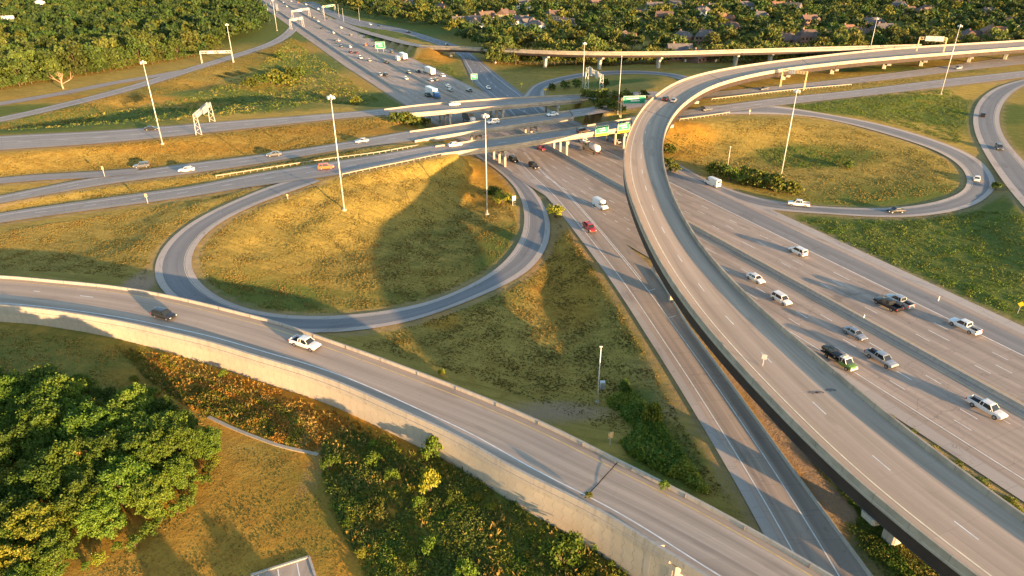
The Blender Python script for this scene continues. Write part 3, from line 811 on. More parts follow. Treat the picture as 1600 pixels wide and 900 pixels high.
def girders(root, L, Rr, n, depth, mat, top=-.28, w=.5, e0=.06):
    for k in range(n):
        f = (k + .5) / n if n > 1 else .5
        f = e0 + (1 - 2 * e0) * k / (n - 1) if n > 1 else .5
        mb = MB(); p = frac_path(L, Rr, f)
        sweep(mb, p, [(-w / 2, top), (w / 2, top), (w / 2 - .12, top - .14), (w / 2 - .12, top - depth + .14), (w / 2, top - depth), (-w / 2, top - depth), (-w / 2 + .12, top - depth + .14), (-w / 2 + .12, top - .14)])
        mb.build('girder', mat, root)

def hammer_pier(root, L, Rr, fr, soffit, mat, colw=2.8, cold=1.7, capf=.82, caph=1.7):
    a, b = lerp_rows(L, Rr, fr)
    c = (a + b) / 2; d = b - a; w = np.linalg.norm(d[:2]); rz = math.atan2(d[1], d[0])
    zt = c[2] + soffit; zb = gz(c[0], c[1]) - .3
    mb = MB(); cs, sn = math.cos(rz), math.sin(rz)
    def ring(z, sx, sy, ch=.25):
        pts = [(-sx + ch, -sy), (sx - ch, -sy), (sx, -sy + ch), (sx, sy - ch), (sx - ch, sy), (-sx + ch, sy), (-sx, sy - ch), (-sx, -sy + ch)]
        return [(c[0] + x * cs - y * sn, c[1] + x * sn + y * cs, z) for x, y in pts]
    zc = zt - caph
    mb.loft([ring(zb, colw / 2, cold / 2), ring(zb + (zc - zb) * .55, colw / 2, cold / 2), ring(zc, colw / 2 + .5, cold / 2)])
    pier = mb.build('pier', mat, root)
    cb = MB(); hw = w * capf / 2
    cb.loft([ring(zc + .005, colw / 2 + .5, cold / 2 - .02, .2), ring(zc + .7, hw * .97, cold / 2 + .02, .2), ring(zt, hw, cold / 2 + .02, .2)])
    cb.build('pier_cap', mat, pier)
    return pier

def column_bent(root, L, Rr, fr, soffit, mat, n=3, rad=.48, ang=None):
    a, b = lerp_rows(L, Rr, fr)
    zt = (a[2] + b[2]) / 2 + soffit
    d = np.array([U2[0], U2[1], 0]); c = (a + b) / 2
    w = np.linalg.norm((b - a)[:2]) / abs(np.dot((b - a)[:2] / np.linalg.norm((b - a)[:2]), U2))
    for k in range(n):
        p = c + d * (k - (n - 1) / 2) * (w * .86 / (n - 1))
        MB().tube([(p[0], p[1], gz(p[0], p[1]) - .3), (p[0], p[1], zt - .95)], rad, 12).build('column', mat, root, True)
    e0 = c - d * w * .5; e1 = c + d * w * .5
    MB().bar((e0[0], e0[1], zt - .5), (e1[0], e1[1], zt - .5), 1.1, 1.0).build('pier_cap', mat, root)

def joints(root, L, Rr, frs, lift=.03):
    for fr in frs:
        mb = MB(); a, b = lerp_rows(L, Rr, fr); d = (b - a) / np.linalg.norm(b - a) * .36
        mb.bar(a + d + [0, 0, lift - .03], b - d + [0, 0, lift - .03], .22, .08)
        mb.build('expansion_joint', M['black_trim'], root)

def para_joints(root, L, Rr, w, top, bot, every):
    n = max(1, int(every / np.linalg.norm(L[1] - L[0]))); d = Rr - L; d /= np.linalg.norm(d, axis=1)[:, None]
    mb = MB()
    for path, sgn in ((L, 1), (Rr, -1)):
        for i in range(1, len(path) - 1, n):
            c = path[i] + d[i] * sgn * (w / 2 + .01); g = path[i + 1] - path[i - 1]
            mb.box(c[0], c[1], c[2] + (top + bot) / 2, .03, w + .006, top - bot + .006, 0, math.atan2(g[1], g[0]))
    return tag(mb.build('parapet_joint', M['joint_grey'], root), kind='stuff')

def nearest_frac(L, Rr, p):
    c = (L + Rr) / 2; i = int(np.argmin(np.linalg.norm(c[:, :2] - np.asarray(p)[:2], axis=1))); return i / (len(L) - 1)

def base(name, L, Rr, label):
    c = (L[len(L) // 2] + Rr[len(L) // 2]) / 2
    o = empty(name, (0, 0, 0)); tag(o, label, 'bridge'); return o

# the big curved flyover
fy = base('flyover_bridge', YL, YR, 'high curved concrete flyover with rust brown girders sweeping over all the roads')
slab_mb(YL, YR, -.02, -.30).build('deck', M['concrete'], fy)
tag(kids(roadway(fy, YL, YR, M['fly_concrete'], (0, None), 0, .44))[0], kind='stuff')
wm = MB(); stripe(wm, offset_path(YL, YR, 2.3), .24, None, .03); wm.build('white_marking', M['cream_line'], fy)
parapets(fy, YL, YR, M['bridge_tan'], fas=.55)
girders(fy, YL, YR, 4, 2.3, M['dark_girder'], e0=.035)
fly_piers = [(1405, 840), (1066, 466), (1000, 235), (1098, 170), (1228, 125), (1306, 116), (1391, 109), (1450, 104), (1507, 96), (1555, 90), (1640, 1120)]
for q_ in fly_piers:
    p = PG(*q_)
    hammer_pier(fy, YL, YR, nearest_frac(YL, YR, p), -2.58, M['concrete'], colw=3.4, cold=2.0, capf=1.0)
para_joints(fy, YL, YR, .36, .92, -.55, 7.5)
joints(fy, YL, YR, [nearest_frac(YL, YR, P(x, y, 14)) for x, y in ((1012, 178), (1130, 118), (1290, 95))])
stain = MB()
for x, y, r1, r2 in ((1271, 612.5, .8, .3), (1281, 612, .7, .28), (1298, 608.5, .9, .35)):
    p = P(x, y, 9.2); n_ = 14
    rg = [(p[0] + r1 * math.cos(2 * PI * k / n_) * (1 + .15 * math.sin(5 * k)), p[1] + r2 * math.sin(2 * PI * k / n_) + .12 * math.sin(k * 3), 0) for k in range(n_)]
    i = int(nearest_frac(YL, YR, p) * (len(YL) - 1)); zz = (YL[i][2] + YR[i][2]) / 2 + .03
    stain.add([(a, b, zz) for a, b, _ in rg], [tuple(range(n_))])
stain.build('oil_stain', M['joint_grey'], fy)

# long straight ramp bridge in the distance
kb = base('ramp_bridge', KL, KR, 'long thin ramp bridge on slim piers running level in front of the suburban trees')
slab_mb(KL, KR, -.02, -.30).build('deck', M['concrete'], kb)
roadway(kb, KL, KR, M['fly_concrete'], (1.6, None), 1.2, None)
parapets(kb, KL, KR, M['bridge_tan'])
girders(kb, KL, KR, 3, 1.25, M['dark_girder'])
for q_ in ((705, 92), (771, 105), (855, 108), (937, 110), (1028, 110), (1150, 100), (1205, 100)):
    a = P(q_[0], q_[1] - 20, 9.5)
    # slim piers, matched by column along the bridge
    c = (KL + KR) / 2; v = c - np.array([0, 0, CAM_H]); pxs = 800 + FPX * v[:, 0] / (v @ _F)
    i = int(np.argmin(np.abs(pxs - q_[0])))
    hammer_pier(kb, KL, KR, i / (len(KL) - 1), -1.53, M['concrete'], 2.2, 1.5, .9, 1.5)

# three level overpasses over the freeway
def overpass(name, label, L, Rr, depth=1.0):
    o = base(name, L, Rr, label)
    slab_mb(L, Rr, -.02, -.30).build('deck', M['concrete_grey'], o)
    roadway(o, L, Rr, M['old_asphalt'], (1.9, None), 1.2, .5)
    parapets(o, L, Rr, M['bridge_tan'], h=.6, w=.26, fas=.2)
    girders(o, L, Rr, 5, depth, M['bridge_tan'])
    for s in (91.0, 114.3, 138.0):
        c = (L + Rr) / 2; i = int(np.argmin(np.abs(c[:, :2] @ N2 - s)))
        if 2 < i < len(L) - 3: column_bent(o, L, Rr, i / (len(L) - 1), -.28 - depth, M['concrete'])
    return o
overpass('overpass_bridge', 'farthest of the three level concrete overpasses, with pale bright parapet', E1L, E1R)
overpass('overpass_bridge', 'middle one of the three level concrete overpasses crossing the freeway', E2L, E2R)
overpass('overpass_bridge', 'nearest of the three level overpasses, with golden lit parapet and two green signs', E3L, E3R)

# near ramp: retaining wall stretch, then the span over the collector road
js = int(np.argmin(np.linalg.norm(NR_[:, :2] - P(1050, 868, 7.3)[:2], axis=1)))
nr = tag(empty('elevated_ramp'), 'near two lane ramp in the foreground, raised on a tan panelled retaining wall', 'ramp')
slab_mb(NL[:js + 1], NR_[:js + 1], -.02, -1.2, .05).build('deck', M['concrete'], nr)
A_, B2 = NL, NR_
rd = ribbon_mb(offset_path(A_, B2, .36), offset_path(A_, B2, .36, False), .01).build('roadway', M['ramp_concrete'], nr)
wm, ym = MB(), MB()
stripe(wm, offset_path(A_, B2, 2.75, False), .2, None, .024); stripe(ym, offset_path(A_, B2, 1.75), .2, None, .024)
stripe(wm, frac_path(A_, B2, .36)[:int(len(A_) * .2)], .2, (2.6, 9), .024)
wm.build('white_marking', M['white_line'], rd); ym.build('yellow_marking', M['yellow_line'], rd)
crk = MB()
a = P(969, 719, 6.0); b = P(914, 778, 5.8); last = None
for k in range(13):
    f = k / 12; q_ = a * (1 - f) + b * f
    i = int(np.argmin(np.linalg.norm((NL[:, :2] + NR_[:, :2]) / 2 - q_[:2], axis=1))); zz = max(NL[i][2] * (1 - f) + NR_[i][2] * f, (NL[i][2] + NR_[i][2]) / 2 - .1) + .09
    jx = random.uniform(-.14, .14); cur = (q_[0] + jx, q_[1] + jx, zz)
    if last: crk.bar(last, cur, .13, .02)
    last = cur
crk.build('crack', M['black_trim'], rd)
mb = MB(); dd = NR_ - NL; dd /= np.linalg.norm(dd, axis=1)[:, None]
sweep(mb, NR_ - dd * .24, [(-.24, -.02), (.20, -.02), (.20, .45), (.20, .92), (-.20, .92), (-.22, .45)]); mb.build('parapet', M['concrete'], nr)
mb = MB(); sweep(mb, NL + dd * .24, [(-.15, -.3), (.2, -.02), (.15, .62), (-.12, .62)]); mb.build('parapet', M['concrete'], nr)

para_joints(nr, NL, NR_, .46, .60, 0, 9.0)
def wall_mat():
    t = NT('wall_panels')
    uv = t.n('ShaderNodeUVMap').outputs['UV']
    sx = t.n('ShaderNodeSeparateXYZ'); t.l(uv, sx.inputs[0])
    # cross shaped precast panels: vertical joints that step sideways at each course
    off = t.math('MULTIPLY', t.math('SINE', t.math('MULTIPLY', sx.outputs[1], PI * 2 / 1.52)), .16)
    uu = t.math('ADD', sx.outputs[0], off)
    j1 = t.math('LESS_THAN', t.math('PINGPONG', uu, .76), .03)
    hv = t.math('MULTIPLY', t.math('LESS_THAN', t.math('PINGPONG', sx.outputs[1], .76), .014), .2)
    jn = t.math('MAXIMUM', j1, hv)
    n = t.noise(uv, .6, 4, .6); f = t.noise(uv, 9, 4, .7)
    wn_ = t.n('ShaderNodeTexWhiteNoise', noise_dimensions='2D'); fl = t.n('ShaderNodeVectorMath', operation='FLOOR'); t.l(t.scalev(uv, (1 / 1.52, 1 / 1.52, 1)), fl.inputs[0]); t.l(fl.outputs[0], wn_.inputs['Vector'])
    c = t.mix(t.ramp(n, .3, .7), (.52, .455, .36), (.46, .40, .32))
    c = t.mix(t.math('MULTIPLY', wn_.outputs['Value'], .25), c, (.37, .32, .25))
    c = t.mix(t.math('MULTIPLY', t.ramp(f, .4, .8), .2), c, (.38, .32, .25))
    c = t.mix(t.math('MULTIPLY', jn, .55), c, (.16, .13, .10))
    t.base(c); t.rough(.9, .15)
    t.bump(t.math('SUBTRACT', t.math('MULTIPLY', f, .5), t.math('MULTIPLY', jn, 1.5)), .5, .04)
    return t.m
M['wall_panels'] = wall_mat()
wall = tag(empty('retaining_wall'), 'tan precast panel retaining wall with pale coping carrying the near ramp', 'retaining wall')
mb = MB(); uv = []
along = np.r_[0, np.cumsum(np.linalg.norm(np.diff(NR_, axis=0), axis=1))]
for i in range(js + 1):
    q_ = NR_[i] - dd[i] * .06; zb = gz(q_[0], q_[1]) - 1.2
    for z_ in (zb, q_[2] - .42):
        mb.v.append((q_[0], q_[1], z_)); uv.append((along[i], z_))
        o_ = q_ - dd[i] * .9
for i in range(js):
    mb.f.append((2 * i, 2 * i + 2, 2 * i + 3, 2 * i + 1)); mb.m.append(0)
mb.uv = uv
mb.build('wall_panel', M['wall_panels'], wall)
mb = MB(); sweep(mb, NR_[:js + 1] - dd[:js + 1] * .05, [(-.22, -.44), (.10, -.44), (.10, -.03), (-.22, -.03)]); mb.build('coping', M['concrete'], wall)
mb = MB(); uv = []
for i in range(js + 1):
    q_ = NL[i] + dd[i] * .1; zb = gz(q_[0], q_[1]) - 1.5
    for z_ in (zb, q_[2] - .3):
        mb.v.append((q_[0], q_[1], z_)); uv.append((along[min(i, len(along) - 1)], z_))
for i in range(js):
    mb.f.append((2 * i, 2 * i + 2, 2 * i + 3, 2 * i + 1)); mb.m.append(0)
mb.uv = uv
mb.build('wall_panel', M['wall_panels'], wall)
# end wall (abutment face) with its notch
a, b = NL[js], NR_[js]; zb = min(gz(a[0], a[1]), gz(b[0], b[1])) - 1.5
mb = MB(); tdir = (NR_[js] - NR_[js - 3]); tdir /= np.linalg.norm(tdir)
for p0, p1 in ((a, b),):
    e = tdir * .5
    mb.loft([[p0 + [0, 0, -1.3], p0 + e + [0, 0, -1.3], np.array([*(p0 + e)[:2], zb]), np.array([*p0[:2], zb])], [p1 + [0, 0, -1.3], p1 + e + [0, 0, -1.3], np.array([*(p1 + e)[:2], zb]), np.array([*p1[:2], zb])]])
mb.build('abutment', M['concrete'], wall)
jb = js - 2
o1 = NR_[jb] - dd[jb] * .05; o2 = NR_[js] - dd[js] * .05
side = -dd[js]
mb = MB()
mb.loft([[o1 + side * .0 + [0, 0, .5], o1 + side * 1.5 + [0, 0, .5], o1 + side * 1.5 + [0, 0, -7], o1 + [0, 0, -7]], [o1 + tdir * .8 + [0, 0, .5], o1 + tdir * .8 + side * 1.5 + [0, 0, .5], o1 + tdir * .8 + side * 1.5 + [0, 0, -7], o1 + tdir * .8 + [0, 0, -7]]])
mb.loft([[o2 + [0, 0, -.5], o2 + side * 2.2 + [0, 0, -.9], o2 + side * 2.2 + [0, 0, -8], o2 + [0, 0, -8]], [o2 + tdir * .8 + [0, 0, -.5], o2 + tdir * .8 + side * 2.2 + [0, 0, -.9], o2 + tdir * .8 + side * 2.2 + [0, 0, -8], o2 + tdir * .8 + [0, 0, -8]]])
f0 = o1 + side * 1.5; f1 = o2 + side * 2.2
mb.loft([[f0 + [0, 0, -.75], f0 - side * .35 + [0, 0, -.75], f0 - side * .35 + [0, 0, -8], f0 + [0, 0, -8]], [f1 + [0, 0, -.9], f1 - side * .35 + [0, 0, -.9], f1 - side * .35 + [0, 0, -8], f1 + [0, 0, -8]]])
mb.build('wing_wall', M['concrete'], wall)
# the span
sp = slab_mb(NL[js:], NR_[js:], -.02, -.3).build('span_deck', M['concrete'], nr)
girders(nr, NL[js:], NR_[js:], 4, 1.2, M['concrete'])

# ------------------------------------------------------------------ free-standing barriers
def barrier(path, label, prof=JERSEY, name='concrete_barrier', mat='concrete'):
    mb = MB(); sweep(mb, path, prof)
    return tag(mb.build(name, M[mat], None), label, 'barrier')
tt = np.linspace(-85, 1300, 300)
barrier(np.array([ST(med(t), t, .01) for t in tt]), 'long straight concrete median barrier between the two freeway carriageways', [(-.3, 0), (.3, 0), (.12, .35), (.08, .82), (-.08, .82), (-.12, .35)])
barrier(COLL_SHADE_BAR, 'added low concrete barrier shading the right half of the exit road', [(-.15, -.02), (.15, -.02), (.08, .55), (-.08, .55)])
tt = np.linspace(330, 900, 150)
barrier(np.array([ST(np.interp(t, [330, 420, 900], [92.6, 91.4, 91]), t, .01) for t in tt]), 'far concrete barrier splitting left side lanes from freeway beyond the overpasses')
M['dull_rail'] = plain('dull_rail', (.36, .32, .25), .6, .2)
def guard_rail(pxs, label, side=0):
    """steel beam on posts"""
    c = spline([PG(x, y) for x, y in pxs], 2.0, 2)
    o = tag(empty('guard_rail', tuple(c[0])), label, 'guard rail')
    c0 = c[0].copy(); c = c - c0
    mb = MB(); sweep(mb, c + [0, 0, .1], [(-.03, .48), (.03, .48), (.06, .54), (.03, .6), (.06, .66), (.03, .72), (-.03, .72)]); mb.build('rail', M['dull_rail'], o)
    pb = MB()
    for p in c[::1]: pb.box(p[0], p[1], p[2] + .3, .15, .15, .9)
    tag(pb.build('post', M['dull_rail'], o), kind='stuff')
    return o
guard_rail([(338, 278), (440, 262), (520, 250), (590, 241), (640, 232), (685, 225)], 'long pale guard rail along the upper edge of nearest western approach road')
guard_rail([(535, 275.5), (590, 264), (640, 254), (690, 243)], 'short guard rail at the loop side of the nearest overpass approach')
guard_rail([(1062, 189), (1100, 184), (1140, 178)], 'guard rail above the right grass loop beside the eastern road')
guard_rail([(1112, 157), (1180, 149), (1250, 141), (1330, 134)], 'guard rail along the middle eastern road, on its golden grass strip')

# ------------------------------------------------------------------ vehicles
def prism_ring(x, zl, zh, hw, tum=.9, crown=.02):
    return [(x, -hw * .94, zl), (x, -hw, zl + (zh - zl) * .3), (x, -hw * .985, zl + (zh - zl) * .72), (x, -hw * tum, zh - .02), (x, -hw * tum * .55, zh + crown),
            (x, hw * tum * .55, zh + crown), (x, hw * tum, zh - .02), (x, hw * .985, zl + (zh - zl) * .72), (x, hw, zl + (zh - zl) * .3), (x, hw * .94, zl)]

def glass_ring(x, z0, z1, w0, w1):
    return [(x, -w0, z0), (x, -w1, z1), (x, w1, z1), (x, w0, z0)]

MESH = {}
def keep(key, fn):
    if key not in MESH: MESH[key] = fn()
    return MESH[key]

def body_sections(kind):
    if kind == 'sedan':
        st = [(-2.40, .42, .80, .72), (-2.28, .30, .93, .84), (-1.6, .24, .98, .91), (0, .22, .97, .92), (.95, .22, .95, .92), (1.7, .26, .86, .89), (2.2, .30, .74, .80), (2.40, .40, .62, .66)]
        cab = dict(b0=-1.85, b1=1.05, t0=-1.05, t1=.32, zb=.93, zt=1.43, wb=.83, wt=.62)
        wh = (1.42, -1.40, .33)
    elif kind == 'suv':
        st = [(-2.40, .45, .95, .80), (-2.32, .34, 1.08, .90), (-1.6, .28, 1.10, .95), (0, .26, 1.08, .96), (1.0, .26, 1.06, .95), (1.8, .30, .98, .92), (2.25, .36, .86, .83), (2.42, .45, .74, .70)]
        cab = dict(b0=-2.25, b1=1.15, t0=-1.95, t1=.40, zb=1.05, zt=1.72, wb=.87, wt=.70)
        wh = (1.45, -1.42, .37)
    elif kind == 'pickup':
        st = [(-.95, .42, 1.20, .98), (0, .40, 1.18, .99), (1.0, .40, 1.16, .98), (2.2, .44, 1.12, .97), (2.75, .48, 1.04, .92), (2.92, .52, .92, .84)]
        cab = dict(b0=-.92, b1=1.45, t0=-.72, t1=.68, zb=1.15, zt=1.86, wb=.90, wt=.74)
        wh = (1.95, -1.75, .41)
    elif kind == 'van':
        st = [(-2.90, .38, 2.35, .92), (-2.84, .34, 2.50, .97), (-1, .32, 2.56, .99), (1.15, .32, 2.54, .98), (1.45, .32, 2.30, .98), (2.1, .34, 1.35, .97), (2.65, .40, 1.12, .92), (2.86, .48, .95, .82)]
        cab = None
        wh = (1.95, -1.80, .36)
    return st, cab, wh

def make_body(kind):
    st, cab, wh = body_sections(kind)
    mb = MB()
    mb.loft([prism_ring(*s, **({'tum': .84, 'crown': .03} if kind == 'van' else {})) for s in st])
    if cab:
        c = cab; zt = c['zt']
        mb.loft([prism_ring(c['t0'] - .12, zt - .05, zt, c['wt'] * .96, .9), prism_ring(c['t0'] + .1, zt - .05, zt + .04, c['wt'] * 1.03, .9), prism_ring(c['t1'] - .1, zt - .05, zt + .04, c['wt'] * 1.03, .9), prism_ring(c['t1'] + .12, zt - .05, zt - .005, c['wt'] * .97, .9)])
        mid = (c['t0'] + c['t1']) / 2 + .05
        for s in (-1, 1):       # pillars
            mb.bar((c['b0'] + .02, s * c['wb'] * .985, c['zb'] - .03), (c['t0'] - .04, s * c['wt'] * 1.0, zt - .02), .13, .12)
            mb.bar((c['b1'] - .03, s * c['wb'] * .985, c['zb'] - .03), (c['t1'] + .06, s * c['wt'] * 1.0, zt - .02), .08, .07)
            mb.bar((mid - .35, s * c['wb'] * 1.01, c['zb'] - .03), (mid - .3, s * c['wt'] * 1.03, zt - .02), .11, .06)
            mb.box(c['b1'] - .35, s * (c['wb'] + .16), c['zb'] + .08, .12, .2, .14)
            if kind == 'suv': mb.bar((c['t0'] - .5 + .25, s * c['wt'] * 1.06, zt - .25), (c['b0'] + .12, s * c['wb'] * .99, c['zb']), .3, .05)
    if kind == 'pickup':
        for s in (-1, 1): mb.box(-1.93, s * .93, .85, 1.98, .10, .72)
        mb.box(-2.90, 0, .85, .09, 1.94, .70); mb.box(-1.93, 0, .58, 1.96, 1.8, .2)
        mb.box(-2.98, 0, .52, .14, 1.9, .18)
    return mb.mesh('body', None)

def make_glass(kind):
    st, c, wh = body_sections(kind); mb = MB()
    if c:
        mb.loft([glass_ring(c['b0'], c['zb'] - .05, c['zb'] + .03, c['wb'], c['wb'] * .98), glass_ring(c['t0'], c['zb'] - .05, c['zt'] - .02, c['wb'], c['wt'] * .99), glass_ring(c['t1'], c['zb'] - .05, c['zt'] - .02, c['wb'], c['wt'] * .99), glass_ring(c['b1'], c['zb'] - .05, c['zb'] + .03, c['wb'], c['wb'] * .98)])
    else:
        mb.loft([[(1.47, -.80, 2.26), (1.47, .80, 2.26), (1.44, .80, 2.24), (1.44, -.80, 2.24)], [(2.10, -.84, 1.42), (2.10, .84, 1.42), (2.04, .84, 1.40), (2.04, -.84, 1.40)]])
        for s in (-1, 1): mb.loft([[(.5, s * .985, 1.45), (1.85, s * .985, 1.45), (1.45, s * .92, 2.1), (.5, s * .92, 2.1)], [(.5, s * .995, 1.45), (1.85, s * .995, 1.45), (1.45, s * .935, 2.1), (.5, s * .935, 2.1)]])
        mb.box(-2.905, 0, 1.9, .02, 1.4, .55)
    return mb.mesh('window', M['glass'])

def wheel_meshes(r):
    a = MB(); a.tube([(0, -.12, 0), (0, -.09, 0), (0, .09, 0), (0, .12, 0)], [r * .9, r, r, r * .9], 14)
    b = MB(); b.tube([(0, -.128, 0), (0, .128, 0)], r * .62, 10)
    return a.mesh('wheel', M['tyre']), b.mesh('rim', M['rim'])

def child(name, me, parent, loc=(0, 0, 0)):
    o = bpy.data.objects.new(name, me); o.location = loc
    return link(o, parent)

def make_car(kind, colour, name):
    st, cab, wh = body_sections(kind)
    root = empty(name)
    bme = keep(('body', kind), lambda: make_body(kind))
    if not bme.materials or bme.materials[0] is None:
        bme.materials.clear(); bme.materials.append(M['paint_white'])
    b = child('body', bme, root); b.material_slots[0].link = 'OBJECT'; b.material_slots[0].material = M['paint_' + colour]
    child('window', keep(('glass', kind), lambda: make_glass(kind)), root)
    r = wh[2]; wm_, rm_ = keep(('wheel', r), lambda: wheel_meshes(r))
    hw = {'sedan': .82, 'suv': .86, 'pickup': .90, 'van': .88}[kind]
    for x in wh[:2]:
        for s in (-1, 1):
            w = child('wheel', wm_, root, (x, s * hw, r)); child('rim', rm_, w)
    f = st[-1]; rr = st[0]
    hx, hz = (st[-2][0] + .05, st[-2][2] - .17)
    for s in (-1, 1):
        child('headlight', keep(('hl', kind), lambda: MB().box(0, 0, 0, .24, .30, .14).mesh('headlight', M['headlight'])), root, (hx, s * st[-2][3] * .80, hz))
        tx = -2.93 if kind == 'pickup' else st[1][0] - .04
        child('tail_light', keep(('tl', kind), lambda: MB().box(0, 0, 0, .16, .20, .30 if kind != 'sedan' else .16).mesh('tail_light', M['tail_light'])), root, (tx, s * st[1][3] * .86 if kind != 'pickup' else s * .90, (1.35 if kind == 'van' else st[1][2] - .2) if kind != 'pickup' else 1.0))
    child('bumper', keep(('bf', kind), lambda: MB().box(0, 0, 0, .14, f[3] * 1.9, .2).mesh('bumper', M['black_trim'] if kind != 'sedan' else M['black_trim'])), root, (f[0] - .03, 0, f[1] + .06))
    if kind == 'pickup':
        child('bed_liner', keep('liner', lambda: MB().box(0, 0, 0, 1.9, 1.74, .04).mesh('bed_liner', M['black_trim'])), root, (-1.93, 0, .715))
    return root

def road_frame(road, pxy, h=.7):
    L, Rr = ROADS[road]; c = (L + Rr) / 2; z = c[len(c) // 2][2]
    v = c - np.array([0, 0, CAM_H]); dep = v @ _F
    sx = 800 + FPX * v[:, 0] / np.where(dep > 1, dep, 1); sy = 450 - FPX * (v @ _U) / np.where(dep > 1, dep, 1)
    i = int(np.argmin(np.where(dep > 1, (sx - pxy[0]) ** 2 + (sy - pxy[1]) ** 2, 1e12))); z = c[i][2]
    for _ in range(4):
        p = P(pxy[0], pxy[1], z + h)
        i = int(np.argmin(np.linalg.norm(c[:, :2] - p[:2], axis=1))); z = c[i][2]
    g = c[min(i + 2, len(c) - 1)] - c[max(i - 2, 0)]
    return np.array([p[0], p[1], z + .03]), math.atan2(g[1], g[0])

def set_on(o, road, pxy, away=1, h=.75, lift=0.0):
    p, a = road_frame(road, pxy, h)
    o.location = (p[0], p[1], p[2] + lift); o.rotation_euler = (0, 0, a if away > 0 else a + PI)
    return o

NAMES = {'sedan': ('car', 'car'), 'suv': ('sport_utility_car', 'car'), 'pickup': ('pickup_truck', 'pickup truck'), 'van': ('van', 'van')}
def veh(kind, colour, pxy, road, away, label, group=None):
    o = make_car(kind, colour, NAMES[kind][0])
    tag(o, label, NAMES[kind][1], group)
    return set_on(o, road, pxy, away)

veh('suv', 'black', (256, 491), 'near_ramp', 1, 'black car on the near ramp, farther left of the two there', None)
veh('pickup', 'white', (477, 536), 'near_ramp', 1, 'white pickup truck with black open bed on the near walled ramp', None)
veh('suv', 'black', (1040, 154), 'flyover', -1, 'larger black car on the bend of the high flyover', None)
veh('sedan', 'slate', (1053, 156), 'flyover', -1, 'small dark car beside the larger one on the flyover bend', None)
veh('pickup', 'red', (921, 355), 'collector_road', 1, 'red pickup truck on the exit road near the loop bush', None)
GF = 'vehicles on the freeway'
veh('van', 'white', (938, 321), 'freeway', -1, 'white van coming down the freeway left of the flyover, behind the red truck', GF)
veh('suv', 'black', (803, 249), 'freeway', -1, 'black car on freeway just past the nearest overpass, left of the pair', GF)
veh('suv', 'black', (834, 259), 'freeway', -1, 'black car on freeway just past the nearest overpass, right of the pair', GF)
veh('sedan', 'white', (1181, 434), 'freeway', -1, 'white saloon car coming along the flyover side lanes, ahead of no other white car', GF)['label'] = 'white saloon car on freeway close beside the flyover parapet'
veh('suv', 'white', (1221, 467), 'freeway', -1, 'white upright estate car on freeway, following lane just right of the white saloon', GF)['label'] = 'white estate car facing the camera on freeway lanes next to the flyover'
veh('sedan', 'slate', (1336, 520), 'freeway', -1, 'blue grey saloon car on freeway above the green tow truck', GF)
veh('pickup', 'silver', (1377, 560), 'freeway', -1, 'silver pickup truck with black bed beside the green tow truck', GF)
veh('pickup', 'white', (1542, 637), 'freeway', -1, 'white pickup truck with black bed and sunroof, nearest on the freeway', GF)
veh('suv', 'white', (1247, 392), 'freeway', 1, 'white car driving away in the far freeway lanes by the exit lane', GF)
veh('pickup', 'silver', (1405, 470), 'freeway', 1, 'silver pickup truck passing beside the black pickup on the freeway', GF)
veh('pickup', 'black', (1387, 475), 'freeway', 1, 'black pickup truck with brown tailgate driving away on the freeway', GF)
veh('pickup', 'white', (1507, 509), 'freeway', 1, 'white pickup truck with covered bed driving away near the right grass', GF)
veh('van', 'white', (1113, 286), 'freeway', 1, 'white van at the start of right loop road, just right of the flyover', GF)
veh('pickup', 'white', (1248, 318), 'loop_ramp_2', 1, 'white pickup truck on the right loop road near the shrub row', None)
veh('sedan', 'black', (1400, 328), 'loop_ramp_2', 1, 'black low car on the bottom of the right loop road', None)
veh('sedan', 'white', (1526, 278), 'loop_ramp_2', -1, 'white car on the outer bend of the right loop road', None)
veh('sedan', 'black', (1536, 179), 'ramp_road', -1, 'small dark car on the far right ramp, farther one', None)
veh('suv', 'grey', (1561, 230), 'ramp_road', 1, 'dark car with pale rear on the far right ramp, nearer one', None)
GW = 'cars on the crossing roads'
veh('suv', 'grey', (221, 258), 'west_approach_road_2', -1, 'dark grey car on the middle western road, leftmost of its row', GW)
veh('sedan', 'white', (291, 264), 'west_approach_road_2', -1, 'white car on the middle western road', GW)
veh('sedan', 'grey', (428, 240), 'west_approach_road_2', -1, 'dark grey car on middle western road between two lamp masts', GW)
veh('sedan', 'slate', (565, 219), 'west_approach_road_2', -1, 'grey green car on middle western road just before the overpass', GW)
veh('suv', 'orange', (509, 260), 'west_approach_road_3', 1, 'orange car on the nearest western road where the loop starts', GW)
veh('sedan', 'black', (236, 200), 'west_approach_road', 1, 'black car on the upper western road behind a tall lamp mast', GW)
veh('sedan', 'white', (711, 225), 'e3', 1, 'white car at the left end of the nearest overpass', GW)
veh('suv', 'white', (770, 190), 'e2', -1, 'white van-like car on the middle overpass beside a lamp mast', GW)
veh('sedan', 'white', (863, 178), 'e2', -1, 'white car on the middle overpass towards its right end', GW)
veh('sedan', 'white', (710, 162), 'e1', 1, 'white car on the farthest overpass', GW)
veh('suv', 'brown', (911, 204), 'e3', 1, 'dark brown car on nearest overpass left of its green signs', GW)
veh('sedan', 'black', (974, 192), 'e3', 1, 'black car on the nearest overpass behind the green signs', GW)
veh('sedan', 'grey', (1104, 170), 'east_approach_road_3', 1, 'dark car on the nearest eastern road right of the flyover', GW)
veh('sedan', 'grey', (1194, 138), 'east_approach_road_2', -1, 'dark car on the upper eastern road beside the truss gantry', GW)
veh('suv', 'silver', (1497, 106), 'east_approach_road_2', -1, 'silver car on the upper eastern road below the far flyover piers', GW)
veh('sedan', 'white', (964, 220), 'freeway', 1, 'white car in the shade under the nearest overpass', GF)
